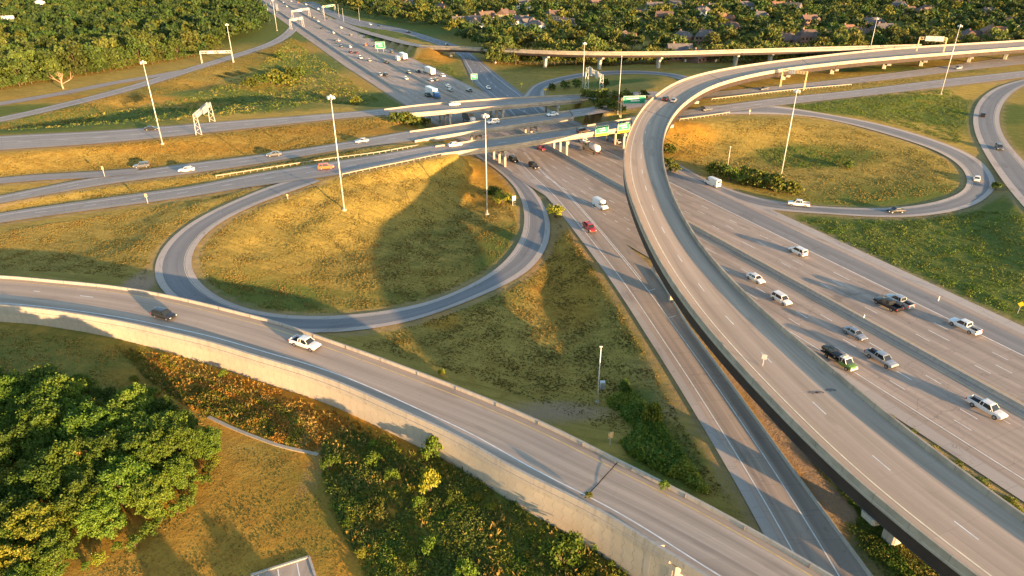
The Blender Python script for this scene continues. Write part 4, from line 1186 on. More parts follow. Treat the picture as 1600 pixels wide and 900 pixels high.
veh('pickup', 'white', (912, 220), 'freeway', 1, 'white truck in shade ahead of the tank lorry under the overpass', GF)
veh('sedan', 'red', (846, 231), 'freeway', -1, 'red car half hidden beneath the edge of the nearest overpass', GF)
veh('suv', 'black', (752, 209), 'freeway', -1, 'black car seen on freeway between the two nearer overpasses', GF)

# farther traffic beyond the overpasses: small whole cars
def far_mesh(kind):
    st, c, wh = body_sections(kind); mb = MB()
    mb.loft([prism_ring(*s) for s in st], 0)
    if c:
        mb.loft([glass_ring(c['b0'], c['zb'] - .05, c['zb'] + .03, c['wb'], c['wb'] * .98), glass_ring(c['t0'], c['zb'] - .05, c['zt'] - .04, c['wb'], c['wt'] * .99), glass_ring(c['t1'], c['zb'] - .05, c['zt'] - .04, c['wb'], c['wt'] * .99), glass_ring(c['b1'], c['zb'] - .05, c['zb'] + .03, c['wb'], c['wb'] * .98)], 1)
        mb.loft([prism_ring(c['t0'] - .1, c['zt'] - .06, c['zt'], c['wt'] * 1.02), prism_ring(c['t1'] + .1, c['zt'] - .06, c['zt'], c['wt'] * 1.02)], 0)
    if kind == 'pickup':
        mb.box(-1.93, 0, .85, 1.98, 1.94, .7, 0); mb.box(-1.93, 0, 1.21, 1.8, 1.7, .02, 2)
    for x in wh[:2]:
        for s in (-1, 1): mb.tube([(x, s * .72, wh[2]), (x, s * .97, wh[2])], wh[2], 10, 2)
    return mb.mesh('far_car', [M['paint_white'], M['glass'], M['tyre']])
FAR = [('sedan', 'white', (634, 122), -1), ('sedan', 'slate', (594, 116), -1), ('suv', 'black', (603, 117), -1), ('suv', 'black', (603, 97), -1), ('suv', 'white', (563, 90), -1), ('sedan', 'tan', (577, 94), -1),
       ('suv', 'black', (669, 149), -1), ('sedan', 'black', (653, 111), 1), ('suv', 'white', (691, 118), 1), ('sedan', 'slate', (673, 125), 1), ('sedan', 'grey', (681, 124), 1), ('sedan', 'white', (700, 134), 1), ('sedan', 'silver', (704, 140), 1), ('sedan', 'grey', (733, 141), 1),
       ('suv', 'grey', (638, 113), 1), ('suv', 'black', (612, 81), 1), ('sedan', 'red', (572, 69), 1), ('sedan', 'grey', (548, 54), 1), ('sedan', 'white', (533, 43), 1), ('sedan', 'orange', (571, 70), 1), ('suv', 'grey', (586, 72), 1),
       ('sedan', 'black', (503, 44), -1), ('sedan', 'white', (521, 51), -1), ('sedan', 'grey', (525, 63), -1), ('sedan', 'white', (529, 63), -1), ('sedan', 'grey', (533, 72), -1), ('sedan', 'white', (547, 73), -1), ('sedan', 'maroon', (548, 81), -1), ('sedan', 'maroon', (557, 82), -1),
       ('sedan', 'white', (497, 33), -1), ('suv', 'grey', (490, 27), 1), ('suv', 'white', (497, 14), 1), ('sedan', 'grey', (505, 22), 1), ('sedan', 'black', (512, 28), 1), ('suv', 'orange', (466, 4), -1), ('suv', 'white', (478, 7), 1), ('sedan', 'white', (455, 2), -1), ('sedan', 'grey', (470, 17), -1), ('suv', 'silver', (448, 10), -1), ('sedan', 'white', (443, 4), -1)]
for kind, colour, pxy, aw in FAR:
    o = bpy.data.objects.new(NAMES[kind][0] , keep(('far', kind), lambda: far_mesh(kind))); link(o)
    o.material_slots[0].link = 'OBJECT'; o.material_slots[0].material = M['paint_' + colour]
    cn = {'slate': 'blue grey'}.get(colour, colour)
    tag(o, 'tiny %s car %s far up the freeway beyond the overpasses' % (cn, 'coming this way' if aw < 0 else 'driving away'), 'car', 'distant freeway cars')
    set_on(o, 'freeway', pxy, aw, .6)
for pxy, colour, lb in (((763, 137), 'white', 'small white car on the slip road right of the freeway, below the ramp bridge'), ((638, 50), 'maroon', 'small dark red car on the frontage road before the suburb trees'), ((593, 40), 'grey', 'small grey car far along the frontage road'), ((698, 70), 'black', 'small black car on frontage road just behind the ramp bridge'), ((578, 38), 'white', 'small white car far along the frontage road')):
    o = bpy.data.objects.new('car', keep(('far', 'sedan'), lambda: far_mesh('sedan'))); link(o)
    o.material_slots[0].link = 'OBJECT'; o.material_slots[0].material = M['paint_' + colour]
    tag(o, lb, 'car'); set_on(o, 'frontage_road', pxy, 1, .6)

# lorries
def wheels_at(root, xs, r, hw, double=True):
    wm_, rm_ = keep(('wheel', r), lambda: wheel_meshes(r))
    for x in xs:
        for s in (-1, 1):
            w = child('wheel', wm_, root, (x, s * hw, r)); child('rim', rm_, w)
def lorry(pxy, road, away, label, cab_col, box_col, box_len=13.0, tractor=True, tank=False):
    root = tag(empty('lorry'), label, 'lorry', 'lorries on the freeway')
    x1 = box_len / 2 + (2.2 if tractor else 1.2)
    mb = MB()      # cab with sloped windscreen and bonnet
    mb.loft([prism_ring(x1 - 1.7, .55, 3.1, 1.2, .9), prism_ring(x1 - .4, .55, 3.0, 1.22, .9), prism_ring(x1 + .25, .55, 1.95, 1.2, .92), prism_ring(x1 + 1.5, .6, 1.75, 1.1, .9), prism_ring(x1 + 1.7, .7, 1.5, 1.0, .9)])
    cb = mb.build('cab', M['paint_' + cab_col], root)
    g = MB(); g.loft([[(x1 - .36, -1.0, 2.86), (x1 - .36, 1.0, 2.86), (x1 - .42, 1.0, 2.84), (x1 - .42, -1.0, 2.84)], [(x1 + .22, -1.05, 2.0), (x1 + .22, 1.05, 2.0), (x1 + .14, 1.05, 1.98), (x1 + .14, -1.05, 1.98)]])
    for s in (-1, 1): g.box(x1 - .95, s * 1.16, 2.3, .8, .12, .75)
    g.build('window', M['glass'], cb)
    for s in (-1, 1): MB().box(x1 + 1.6, s * .85, 1.1, .2, .32, .2).build('headlight', M['headlight'], root)
    mb = MB()
    if tank:
        mb.tube([(-box_len / 2, 0, 2.2), (-box_len / 2 + .5, 0, 2.2), (box_len / 2 - .5, 0, 2.2), (box_len / 2, 0, 2.2)], [.6, 1.2, 1.2, .6], 14)
        mb.build('tank', M['paint_' + box_col], root, True)
    else:
        mb.box(0, 0, 2.55, box_len, 2.5, 2.85)
        tb = mb.build('cargo_box', M['paint_' + box_col], root)
        fr = MB(); fr.box(-box_len / 2 - .02, 0, 2.55, .05, .05, 2.6); fr.box(-box_len / 2 - .02, 0, 1.18, .06, 2.4, .1); fr.build('rear_door_frame', M['steel'], tb)
    MB().box(0, 0, .95, box_len, 1.0, .25).build('chassis', M['black_trim'], root)
    wheels_at(root, (x1 + .8, x1 - 1.6, -box_len / 2 + 1.2, -box_len / 2 + 2.5) if box_len > 8 else (x1 + .6, -box_len / 2 + 1.3), .5, 1.1)
    for s in (-1, 1): MB().box(-box_len / 2 - .02, s * 1.0, 1.0, .06, .24, .16).build('tail_light', M['tail_light'], root)
    return set_on(root, road, pxy, away, 2.0)
lorry((674, 143), 'freeway', -1, 'lorry with blue cab and white box trailer coming this way on the freeway', 'blue', 'white', 9.0)
lorry((672, 111), 'freeway', 1, 'white box lorry driving away on the freeway by the golden bank', 'white', 'white', 10.0)
lorry((630, 88), 'freeway', 1, 'white long lorry driving away farthest up freeway, right of a white van', 'white', 'white', 9.0)
lorry((731, 183), 'freeway', -1, 'white lorry emerging from below the farthest overpass', 'white', 'grey', 7.0)
lorry((929, 231), 'freeway', 1, 'tank lorry with white tank and tan frame beneath the nearest overpass', 'tan', 'white', 5.5, True, True)
o = make_car('van', 'white', 'van'); tag(o, 'white van driving away beside the long lorry far up the freeway', 'van'); set_on(o, 'freeway', (621, 92), 1)

# the green tow truck with a dark car on its back
tw = tag(empty('tow_truck'), 'green tow truck with white cab roof carrying a dark car', 'tow truck')
mb = MB(); mb.loft([prism_ring(.9, .5, 1.35, 1.1, .94), prism_ring(2.2, .5, 1.38, 1.12, .94), prism_ring(3.3, .52, 1.34, 1.08, .92), prism_ring(3.85, .58, 1.22, 1.0, .9), prism_ring(4.0, .62, 1.05, .9, .9)])
cbn = mb.build('cab', M['paint_green'], tw)
mb = MB(); mb.loft([glass_ring(.85, 1.3, 2.15, 1.02, .92), glass_ring(1.2, 1.3, 2.2, 1.02, .92), glass_ring(2.0, 1.3, 2.2, 1.02, .92), glass_ring(2.75, 1.3, 1.4, 1.0, .98)]); mb.build('window', M['glass'], cbn)
mb = MB(); mb.box(1.45, 0, 2.26, 1.5, 1.96, .12, 0, 0, .94); mb.box(.85, 0, 1.75, .1, 1.98, .95)
for s in (-1, 1): mb.bar((2.72, s * .98, 1.36), (2.05, s * .92, 2.24), .1, .08); mb.box(1.5, s * 1.0, 1.75, .14, .06, .95)
mb.build('cab_roof', M['paint_white'], cbn)
MB().box(4.0, 0, .72, .2, 2.1, .34).build('bumper', M['galv'], tw)
for s in (-1, 1): MB().box(3.93, s * .75, 1.0, .16, .34, .2).build('headlight', M['headlight'], tw)
MB().box(1.3, 0, 2.4, .3, 1.3, .14).build('light_bar', M['tan_steel'], tw)
mb = MB(); mb.box(-1.6, 0, .98, 4.8, 2.3, .18); mb.box(.7, 0, 1.5, .12, 2.2, 1.0)
for s in (-1, 1): mb.box(-1.6, s * 1.12, 1.12, 4.8, .08, .18)
mb.build('flat_bed', M['black_trim'], tw)
MB().box(-1.2, 0, .72, 5.2, .9, .3).build('chassis', M['black_trim'], tw)
wheels_at(tw, (3.0, -2.4), .46, 1.02)
set_on(tw, 'freeway', (1311, 560), -1, .9); tw.scale = (.86, .86, .86)
cc = make_car('sedan', 'black', 'car'); tag(cc, 'dark car carried on the bed of the green tow truck', 'car')
cc.rotation_euler = tw.rotation_euler; a_ = tw.rotation_euler[2]
cc.scale = (.86, .86, .86); cc.location = (tw.location[0] - 1.62 * math.cos(a_), tw.location[1] - 1.62 * math.sin(a_), tw.location[2] + .93)

# ------------------------------------------------------------------ lamp masts
def high_mast(base_px, h, label, zb=None):
    p = PG(*base_px) if zb is None else P(*base_px, zb)
    o = tag(empty('lamp_mast', tuple(p)), label, 'lamp mast', 'tall floodlight masts around the interchange')
    MB().tube([(0, 0, -.3), (0, 0, h * .5), (0, 0, h)], [.20, .15, .09], 10).build('pole', M['galv'], o, True)
    MB().tube([(0, 0, -.2), (0, 0, .35)], .6, 10).build('footing', M['concrete'], o)
    mb = MB(); n_ = 16
    ringp = [(.65 * math.cos(2 * PI * k / n_), .65 * math.sin(2 * PI * k / n_), h - .35) for k in range(n_ + 1)]
    mb.tube(ringp, .07, 6)
    for k in range(4): mb.bar((0, 0, h - .3), (.65 * math.cos(PI / 2 * k), .65 * math.sin(PI / 2 * k), h - .35), .08)
    mb.tube([(0, 0, h - .7), (0, 0, h + .1)], .26, 10)
    rg = mb.build('lamp_ring', M['galv'], o)
    for k in range(6):
        a = 2 * PI * k / 6
        m = MB(); m.tube([(1.0 * .82 * math.cos(a), .82 * math.sin(a), h - .95), (1.0 * .82 * math.cos(a), .82 * math.sin(a), h - .55), (1.0 * .82 * math.cos(a), .82 * math.sin(a), h - .25)], [.30, .27, .14], 8)
        m.build('floodlight', M['galv'], rg, True)
    return o
high_mast((254, 225), 27.4, 'tall floodlight mast at left beside the upper western road')
high_mast((538, 328), 31.0, 'tall floodlight mast standing in the left loop grass')
high_mast((761, 335), 28.5, 'tall floodlight mast at the right edge of the left loop by the bushes')
high_mast((1220, 276), 27.6, 'tall floodlight mast in the right loop by the shrub row')
high_mast((1470, 147), 30.0, 'tall floodlight mast at right below the far flyover gantry')
high_mast((910, 143), 23.0, 'tall floodlight mast behind the farthest overpass in small loop')
high_mast((1356, 92), 23.0, 'tall floodlight mast behind the flyover in front of the brick roofs')
high_mast((365, 97), 21.0, 'tall floodlight mast beside the top left exit ramp gantry')
high_mast((433, 48), 23.0, 'farthest floodlight mast at the end of the exit ramp')
def light_pole(base_px, h, label, arm=False):
    p = PG(*base_px); o = tag(empty('light_pole', tuple(p)), label, 'light pole')
    MB().tube([(0, 0, -.2), (0, 0, h)], [.12, .08], 8).build('pole', M['galv'], o, True)
    MB().box(0, 0, h, .5, .22, .16).build('lamp_head', M['galv'], o)
    MB().tube([(0, 0, -.2), (0, 0, .3)], .3, 8).build('footing', M['concrete'], o)
    return o
o = light_pole((933, 629), 11.5, 'slim grey camera pole in the field by the exit road')
o2 = PG(941, 607)
mb = MB(); mb.box(0, 0, .75, .9, .7, 1.5)
cabn = mb.build('control_cabinet', M['galv']); cabn.location = tuple(o2); tag(cabn, 'grey roadside control cabinet behind the camera pole', 'cabinet')
d = MB(); d.box(0, -.36, .75, .7, .03, 1.2); d.build('door', M['steel'], cabn)
light_pole((1137, 259), 6.5, 'short pole in the right loop grass left of the mast')
light_pole((965, 181), 22.0, 'slim lamp pole between the overpasses left of the flyover')
for x, y in ((508, 33), (537, 34), (562, 33), (530, 27)):
    light_pole((x, y), 11, 'small pole at the trees beside far frontage road')['group'] = 'poles along the far frontage road'

# ------------------------------------------------------------------ sign gantries and signs
def truss(mb, a, b, w=1.2, n=10, t=.12):
    a = Vector(a); b = Vector(b); d = (b - a); s = Vector((-d.y, d.x, 0)).normalized() * w / 2; u = Vector((0, 0, w))
    for o_ in (s, -s, s + u, -s + u): mb.bar(a + o_, b + o_, t * 1.3)
    for k in range(n):
        p = a + d * (k / n); q_ = a + d * ((k + 1) / n)
        for o_ in (s, -s):
            mb.bar(p + o_, q_ + o_ + u, t * .8); mb.bar(p + o_, p + o_ + u, t * .8)
        mb.bar(p + s, q_ - s, t * .7); mb.bar(p + s + u, q_ - s + u, t * .7)
def gantry(a_px, b_px, h, label, signs, mat='tan_steel', za=None, zb=None, face=-1):
    a = PG(*a_px) if za is None else P(*a_px, za); b = PG(*b_px) if zb is None else P(*b_px, zb)
    o = tag(empty('sign_gantry', tuple(a)), label, 'sign gantry')
    A = np.zeros(3); B = b - a; d = B[:2] / np.linalg.norm(B[:2]); nn_ = np.array([-d[1], d[0]])
    top = max(A[2], B[2]) + h
    for q_ in (A, B):
        lm = MB()
        for s in (-1, 1):
            f = q_ + np.array([*(nn_ * s * 1.0), 0]); g = np.array([*(q_[:2] + nn_ * s * .55), top + 1.2])
            lm.bar(f + [0, 0, -.2], g, .18)
        hh = top - q_[2]; n_ = 5
        for k in range(n_):
            z0 = q_[2] + hh * k / n_; z1 = q_[2] + hh * (k + 1) / n_; w0 = 1 - .45 * k / n_; w1 = 1 - .45 * (k + 1) / n_; sg = 1 if k % 2 else -1
            lm.bar((q_[0] + nn_[0] * sg * w0, q_[1] + nn_[1] * sg * w0, z0), (q_[0] - nn_[0] * sg * w1, q_[1] - nn_[1] * sg * w1, z1), .1)
        lm.build('leg', M[mat], o)
    tm = MB(); truss(tm, (A[0], A[1], top), (B[0], B[1], top), 1.2, max(8, int(np.linalg.norm(B[:2]) / 1.6))); tm.build('truss', M['galv'] if mat != 'tan_steel' else M[mat], o)
    rz = math.atan2(d[1], d[0])
    for f, w, hh, m in signs:
        c = B * f; p = c[:2] + nn_ * face * .95
        sb = MB(); sb.box(p[0], p[1], top + .6, w, .08, hh, 0, rz); pn = sb.build('sign_panel', M[m], o)
        if m == 'sign_green':
            sign_face(pn, p, top + .6, w, hh, rz, nn_ * face)
        else:
            rb = MB()
            for k in (-.3, 0, .3): rb.box(p[0] + d[0] * w * k, p[1] + d[1] * w * k, top + .6, .12, .2, hh * 1.02, 0, rz)
            rb.build('rib', M['steel'], pn)
    return o
def sign_face(pn, p, z, w, h, rz, nrm, off=.06):
    """white border and unreadably small white legend strokes"""
    m = MB(); c, s = math.cos(rz), math.sin(rz); n_ = np.asarray(nrm) / np.linalg.norm(nrm)
    def bar(u, v, bw, bh): m.box(p[0] + c * u + n_[0] * off, p[1] + s * u + n_[1] * off, z + v, bw, .02, bh, 0, rz)
    bar(0, h / 2 - .12, w - .1, .1); bar(0, -h / 2 + .12, w - .1, .1); bar(-w / 2 + .1, 0, .1, h - .3); bar(w / 2 - .1, 0, .1, h - .3)
    bar(-w * .08, h * .18, w * .55, h * .12); bar(w * .04, -h * .12, w * .42, h * .12)
    m.build('legend', M['sign_white'], pn)
gantry((311, 211), (332, 190), 6.0, 'pale sign gantry seen from behind beside the upper western road at left', [(.55, 7.5, 2.4, 'sign_back')], 'galv')
gantry((316, 99), (365, 98), 5.5, 'pale sign gantry spanning the top left exit ramp before the woods', [(.35, 4, 1.6, 'sign_back'), (.7, 3.5, 1.4, 'sign_back')], 'galv')
gantry((1219, 136), (1256, 141), 7.0, 'silver truss sign gantry on tan legs over the eastern road by the flyover', [(.4, 3, 1.8, 'sign_back')])
gantry((916, 147), (939, 145), 6.5, 'grey backed sign gantry in the small loop behind the farthest overpass', [(.35, 4.5, 3.6, 'sign_back'), (.78, 3.6, 3.2, 'sign_back')], 'galv')
gantry((1432, 79), (1474, 81), 6.0, 'sign gantry with two grey panel backs standing on the far flyover', [(.36, 4.2, 2.6, 'sign_back'), (.68, 5.2, 2.6, 'sign_back')], 'tan_steel', 12.0, 11.9)
gantry((455, 46), (474, 42), 6.5, 'white sign gantry across the lanes at the end of exit ramp', [(.3, 6, 2.2, 'sign_back'), (.8, 5, 2.2, 'sign_back')], 'galv')
gantry((458, 31), (484, 26), 6.5, 'white sign gantry over the left half of freeway far away', [(.4, 7, 2.2, 'sign_white'), (.85, 5, 2.0, 'sign_back')], 'galv')
gantry((417, 17), (434, 20), 7, 'farthest white sign gantry at the top end of the woods', [(.4, 7, 2.4, 'sign_white')], 'galv')
gantry((505, 23), (524, 20), 6.5, 'green sign gantry far away right of the freeway', [(.5, 11, 2.0, 'sign_green')], 'galv')
gantry((969, 185), (1003, 184), 6.5, 'tan lattice sign gantry with a teal panel between overpass and flyover', [(.55, 8.5, 3.0, 'sign_green')], 'tan_steel', 6.8, 6.8)
def post_sign(pxy, w, h, hp, label, mat, z=None, rz=0.0, posts=2, cat='road sign', diamond=False, green=False, group=None):
    p = PG(*pxy) if z is None else P(*pxy, z)
    o = tag(empty('road_sign', tuple(p), rz), label, cat, group)
    xs = (-w * .3, w * .3) if posts == 2 else (0,)
    for x in xs: MB().box(x, .06, hp / 2 - .1, .1, .1, hp + .2).build('post', M['galv'], o)
    if diamond:
        m = MB(); m.loft([[(-w / 2, 0, hp), (0, 0, hp - w / 2), (w / 2, 0, hp), (0, 0, hp + w / 2)], [(-w / 2, .04, hp), (0, .04, hp - w / 2), (w / 2, .04, hp), (0, .04, hp + w / 2)]]); m.build('sign_panel', M[mat], o)
    else:
        pn = MB().box(0, -.02, hp, w, .06, h).build('sign_panel', M[mat], o)
        if green: sign_face(pn, (0, 0), hp, w, h, 0, (0, -1))
    return o
post_sign((595, 82), 6.2, 4.2, 4.6, 'green sign on posts in the freeway median far beyond overpasses', 'sign_green', None, R(10), 2, 'road sign', False, True)
post_sign((741, 129), 3.4, 3.0, 3.0, 'small green exit sign at the nose between freeway and slip road', 'sign_green', None, R(10), 2, 'road sign', False, True)
post_sign((1590, 490), 1.25, 1.25, 2.2, 'yellow diamond sign in the green grass at right edge', 'sign_yellow', None, R(-35), 1, 'road sign', True)
post_sign((852, 147), 1.6, 1.6, 2.2, 'yellow diamond sign inside the small far loop', 'sign_yellow', None, 0, 1, 'road sign', True)
post_sign((815, 137), 1.4, 1.4, 2.0, 'little yellow diamond sign left of the small far loop entrance', 'sign_yellow', None, 0, 1, 'road sign', True)
post_sign((953, 697), .9, 1.2, 2.2, 'tan back of a small sign on a post beside the near ramp', 'tan_steel', None, R(20), 1)
post_sign((803, 321), 1.1, 1.4, 2.2, 'white sign on two posts by the bush at the loop', 'sign_white', None, R(20), 2)
post_sign((963, 441), .8, 1.0, 1.4, 'small marker by the exit road edge', 'sign_white', None, R(20), 1) if False else None
post_sign((1030, 428), 1.0, 1.6, 2.2, 'white sign at the pier under the flyover beside the exit road nose', 'sign_white', None, R(10), 1)
post_sign((1192, 570), .75, .9, 1.5, 'small pale sign fixed at left parapet of the flyover', 'sign_back', 9.4, R(-25), 1)
post_sign((164, 277), .6, 1.0, 3.0, 'slim pale sign at the tip between two western roads', 'tan_steel', None, 0, 1)
post_sign((231, 318), .7, 1.0, 2.4, 'small pale marker post below the nearest western road', 'tan_steel', None, 0, 1)
post_sign((450, 312), .45, .6, 1.3, 'small tan marker beside the loop start', 'tan_steel', None, 0, 1)
post_sign((1171, 179), .6, .8, 1.5, 'small tan marker at the top of the right loop', 'tan_steel', None, 0, 1)
for x, y, lb in ((1466, 470, 'short white delineator post on right freeway shoulder'), (1349, 499, 'short white delineator post near the freeway median')):
    p = P(x, y, 0); o = tag(MB().box(0, 0, .55, .12, .12, 1.1).build('delineator_post', M['sign_white']), lb, 'marker post'); o.location = tuple(p)
# two green boards hung on the outer parapet of the nearest overpass
for x, y, w in ((939, 201, 5.6), (968, 196, 5.4)):
    c = (E3L + E3R) / 2; p = P(x, y, 8.2)
    i = int(np.argmin(np.linalg.norm(E3R[:, :2] - p[:2], axis=1))); e = E3R[i]; d = E3R[min(i + 1, len(E3R) - 1)] - E3R[i - 1]; rz = math.atan2(d[1], d[0])
    nn_ = np.array([math.sin(rz), -math.cos(rz)]) 
    q_ = e[:2] + nn_ * .5
    o = tag(empty('overhead_sign', (q_[0], q_[1], e[2]), rz), 'green board with yellow strip on the nearest overpass, %s one' % ('left' if x < 950 else 'right'), 'road sign')
    pn = MB().box(0, 0, 1.1, w, .1, 2.7).build('sign_panel', M['sign_green'], o)
    sign_face(pn, (0, 0), 1.1, w, 2.7, 0, (0, -1), .07)
    MB().box(0, 0, -.7, w, .1, .85).build('exit_strip', M['sign_yellow'], o)
    for sx in (-.35, .35): MB().box(w * sx, .2, .3, .14, .3, 3.2).build('bracket', M['steel'], o)

# ------------------------------------------------------------------ small flat features
kp = [np.array([p[0], p[1], gz(p[0], p[1])]) for p in cpk]; zc = max(p[2] for p in kp) + .06
mb = MB(); mb.add([(p[0], p[1], zc) for p in kp], [tuple(range(len(kp)))]); mb.uv = [(p[0], p[1]) for p in kp]
cp = tag(mb.build('car_park', M['ramp_concrete']), kind='structure')
kb_ = MB()
for a, b in zip(kp[:3], kp[1:3]): kb_.bar((a[0], a[1], zc), (b[0], b[1], zc), .3, .26)
kb_.build('kerb', M['concrete'], cp)
lm = MB(); d0 = kp[1] - kp[0]; dn = np.array([d0[1], -d0[0], 0]); dn /= np.linalg.norm(dn)
for f in (.12, .45, .78):
    a = kp[0] + d0 * f + dn * .3; stripe(lm, np.array([[a[0], a[1], zc], [*(a + dn * 5)[:2], zc]]), .14, None, .012)
lm.build('white_marking', M['white_line'], cp)
fl = spline([PG(x, y) for x, y in ((326, 652), (360, 668), (400, 684), (440, 698), (475, 706), (497, 711))], 1.0, 2)
d = np.gradient(fl, axis=0); d[:, 2] = 0; d /= np.linalg.norm(d, axis=1)[:, None]; nr_ = np.stack([-d[:, 1], d[:, 0], 0 * d[:, 0]], 1)
mb = slab_mb(fl + nr_ * .28, fl - nr_ * .28, .16, -.3); tag(mb.build('drainage_path', M['dull_rail']), kind='structure')

# ------------------------------------------------------------------ foliage
M['leaf_wood'] = leaf_mat('leaf_wood', ((.085, .128, .024), (.062, .095, .018), (.125, .155, .028)))
M['leaf_suburb'] = leaf_mat('leaf_suburb', ((.105, .135, .028), (.075, .105, .022), (.18, .175, .03)))
M['leaf_near'] = leaf_mat('leaf_near', ((.095, .17, .018), (.06, .115, .012), (.155, .21, .022)), hue_noise=.06)
M['leaf_yellow'] = leaf_mat('leaf_yellow', ((.21, .225, .022), (.15, .175, .018), (.28, .27, .03)), hue_noise=.08)
M['leaf_rust'] = leaf_mat('leaf_rust', ((.38, .20, .025), (.26, .15, .024), (.46, .30, .04)), hue_noise=.06)
M['leaf_dry'] = leaf_mat('leaf_dry', ((.40, .29, .07), (.33, .24, .058), (.45, .34, .10)), hue_noise=.05, spark=.35)
M['leaf_field'] = leaf_mat('leaf_field', ((.12, .155, .028), (.088, .12, .022), (.155, .185, .034)), hue_noise=.05, spark=.35)
M['tuft_dry'] = leaf_mat('tuft_dry', ((.27, .20, .05), (.21, .16, .042), (.30, .225, .06)), hue_noise=.04, spark=.3)
M['tuft_olive'] = leaf_mat('tuft_olive', ((.20, .17, .042), (.155, .14, .034), (.23, .19, .05)), hue_noise=.04, spark=.3)
M['leaf_olive'] = leaf_mat('leaf_olive', ((.30, .25, .06), (.23, .20, .046), (.36, .29, .075)), hue_noise=.05, spark=.35)
M['leaf_shrub'] = leaf_mat('leaf_shrub', ((.10, .135, .018), (.06, .092, .013), (.18, .19, .022)))

def leaves_at(C, Nrm, size, g, aspect=.62, jitter=.7):
    """quads centred on C facing roughly Nrm"""
    n = len(C)
    nn = Nrm + g.normal(0, jitter, (n, 3)); nn /= np.linalg.norm(nn, axis=1)[:, None] + 1e-9
    a = np.cross(nn, g.normal(0, 1, (n, 3))); a /= np.linalg.norm(a, axis=1)[:, None] + 1e-9
    b = np.cross(nn, a)
    s = (size * g.uniform(.6, 1.35, n))[:, None]
    V = np.stack([C - a * s, C + b * s * aspect, C + a * s, C - b * s * aspect], 1).reshape(-1, 3)
    return V

def crown_points(g, rad, h0, h1, nclump, nleaf, clump_r, shape=1.0):
    """leaf centres and normals of a crown between heights h0 and h1"""
    cz = (h0 + h1) / 2; hz = (h1 - h0) / 2
    Cs, Ns = [], []
    for k in range(nclump):
        v = g.normal(0, 1, 3); v /= np.linalg.norm(v)
        if v[2] < -.6: v[2] *= -.6
        rr = g.uniform(.55, 1.0) ** .6
        lob = 1 + .22 * math.sin(3 * math.atan2(v[1], v[0]) + g.uniform(0, 1))
        c = np.array([v[0] * rad * rr * lob, v[1] * rad * rr * lob, cz + v[2] * hz * rr])
        cr = clump_r * g.uniform(.6, 1.3)
        w = g.normal(0, 1, (nleaf, 3)); w /= np.linalg.norm(w, axis=1)[:, None]
        w[:, 2] = np.abs(w[:, 2]) * .8 - .1 * g.uniform(0, 1, nleaf)
        off = w * cr * g.uniform(.35, 1.0, nleaf)[:, None] * [1, 1, .75] + g.normal(0, cr * .28, (nleaf, 3))
        Cs.append(c + off); Ns.append(w)
    return np.vstack(Cs), np.vstack(Ns)

def quads(n): return np.arange(4 * n).reshape(-1, 4)

def crown_mesh(seed, rad, h0, h1, nclump, nleaf, clump_r, leaf, mat):
    g = np.random.default_rng(seed)
    C, Nn = crown_points(g, rad, h0, h1, nclump, nleaf, clump_r)
    return np_mesh('crown', leaves_at(C, Nn, leaf, g), quads(len(C)), mat)

def trunk_mesh(seed, h, r, spread, nl=5):
    g = random.Random(seed); mb = MB()
    mb.tube([(0, 0, -.4), (g.uniform(-.1, .1), g.uniform(-.1, .1), h * .35), (g.uniform(-.3, .3), g.uniform(-.3, .3), h * .8)], [r, r * .75, r * .35], 8)
    for k in range(nl):
        a = 2 * PI * k / nl + g.uniform(-.4, .4); z = h * g.uniform(.3, .55)
        mb.tube([(0, 0, z), (math.cos(a) * spread * .45, math.sin(a) * spread * .45, z + h * .18), (math.cos(a) * spread * .85, math.sin(a) * spread * .85, z + h * .36)], [r * .45, r * .3, r * .12], 6)
    return mb.mesh('trunk', M['bark'])

def protos(n, seed, rad, h0, h1, ncl, nlf, clr, leaf, mat, tr=.3):
    return [(crown_mesh(seed + k, rad, h0, h1, ncl, nlf, clr, leaf, mat), trunk_mesh(seed + k, h1 * .85, tr, rad * .8)) for k in range(n)]

def plant(pair, x, y, s, name, label, cat, group=None, sz=None, rz=None, trunk='trunk', crown='crown'):
    o = tag(empty(name, (x, y, gz(x, y)), random.uniform(0, 2 * PI) if rz is None else rz), label, cat, group)
    o.scale = (s, s, sz or s)
    child(crown, pair[0], o); child(trunk, pair[1], o)
    return o

# near thicket at bottom left
near_p = protos(6, 100, 3.6, .2, 8.2, 130, 150, .72, .17, M['leaf_near'], .2)
near_q = protos(2, 140, 3.2, .2, 7.2, 110, 140, .7, .17, M['leaf_yellow'], .2)
def in_poly(x, y, poly):
    c = False; j = len(poly) - 1
    for i in range(len(poly)):
        if (poly[i][1] > y) != (poly[j][1] > y) and x < (poly[j][0] - poly[i][0]) * (y - poly[i][1]) / (poly[j][1] - poly[i][1]) + poly[i][0]: c = not c
        j = i
    return c
thicket = [PG(x, y)[:2] for x, y in ((-180, 640), (0, 628), (120, 628), (235, 664), (335, 702), (345, 730), (280, 785), (170, 838), (80, 905), (40, 960), (-60, 1010), (-260, 900))]
pts = []
tx = [p[0] for p in thicket]; ty = [p[1] for p in thicket]
for _ in range(6000):
    x = random.uniform(min(tx), max(tx)); y = random.uniform(min(ty), max(ty))
    if in_poly(x, y, thicket) and all((x - a) ** 2 + (y - b) ** 2 > 3.5 ** 2 for a, b in pts): pts.append((x, y))
for x, y in pts:
    edge = not all(in_poly(x + 2.4 * math.cos(k), y + 2.4 * math.sin(k), thicket) for k in range(6))
    s = random.uniform(.55, .72) if edge else random.uniform(.78, 1.08)
    yl = random.random() < .04
    plant(random.choice(near_q if yl else near_p), x, y, s, 'thicket_tree', 'lighter yellow green tree among the near thicket at bottom left' if yl else 'dense green tree in the near thicket beside the brown lawn', 'tree', 'trees of the near thicket')
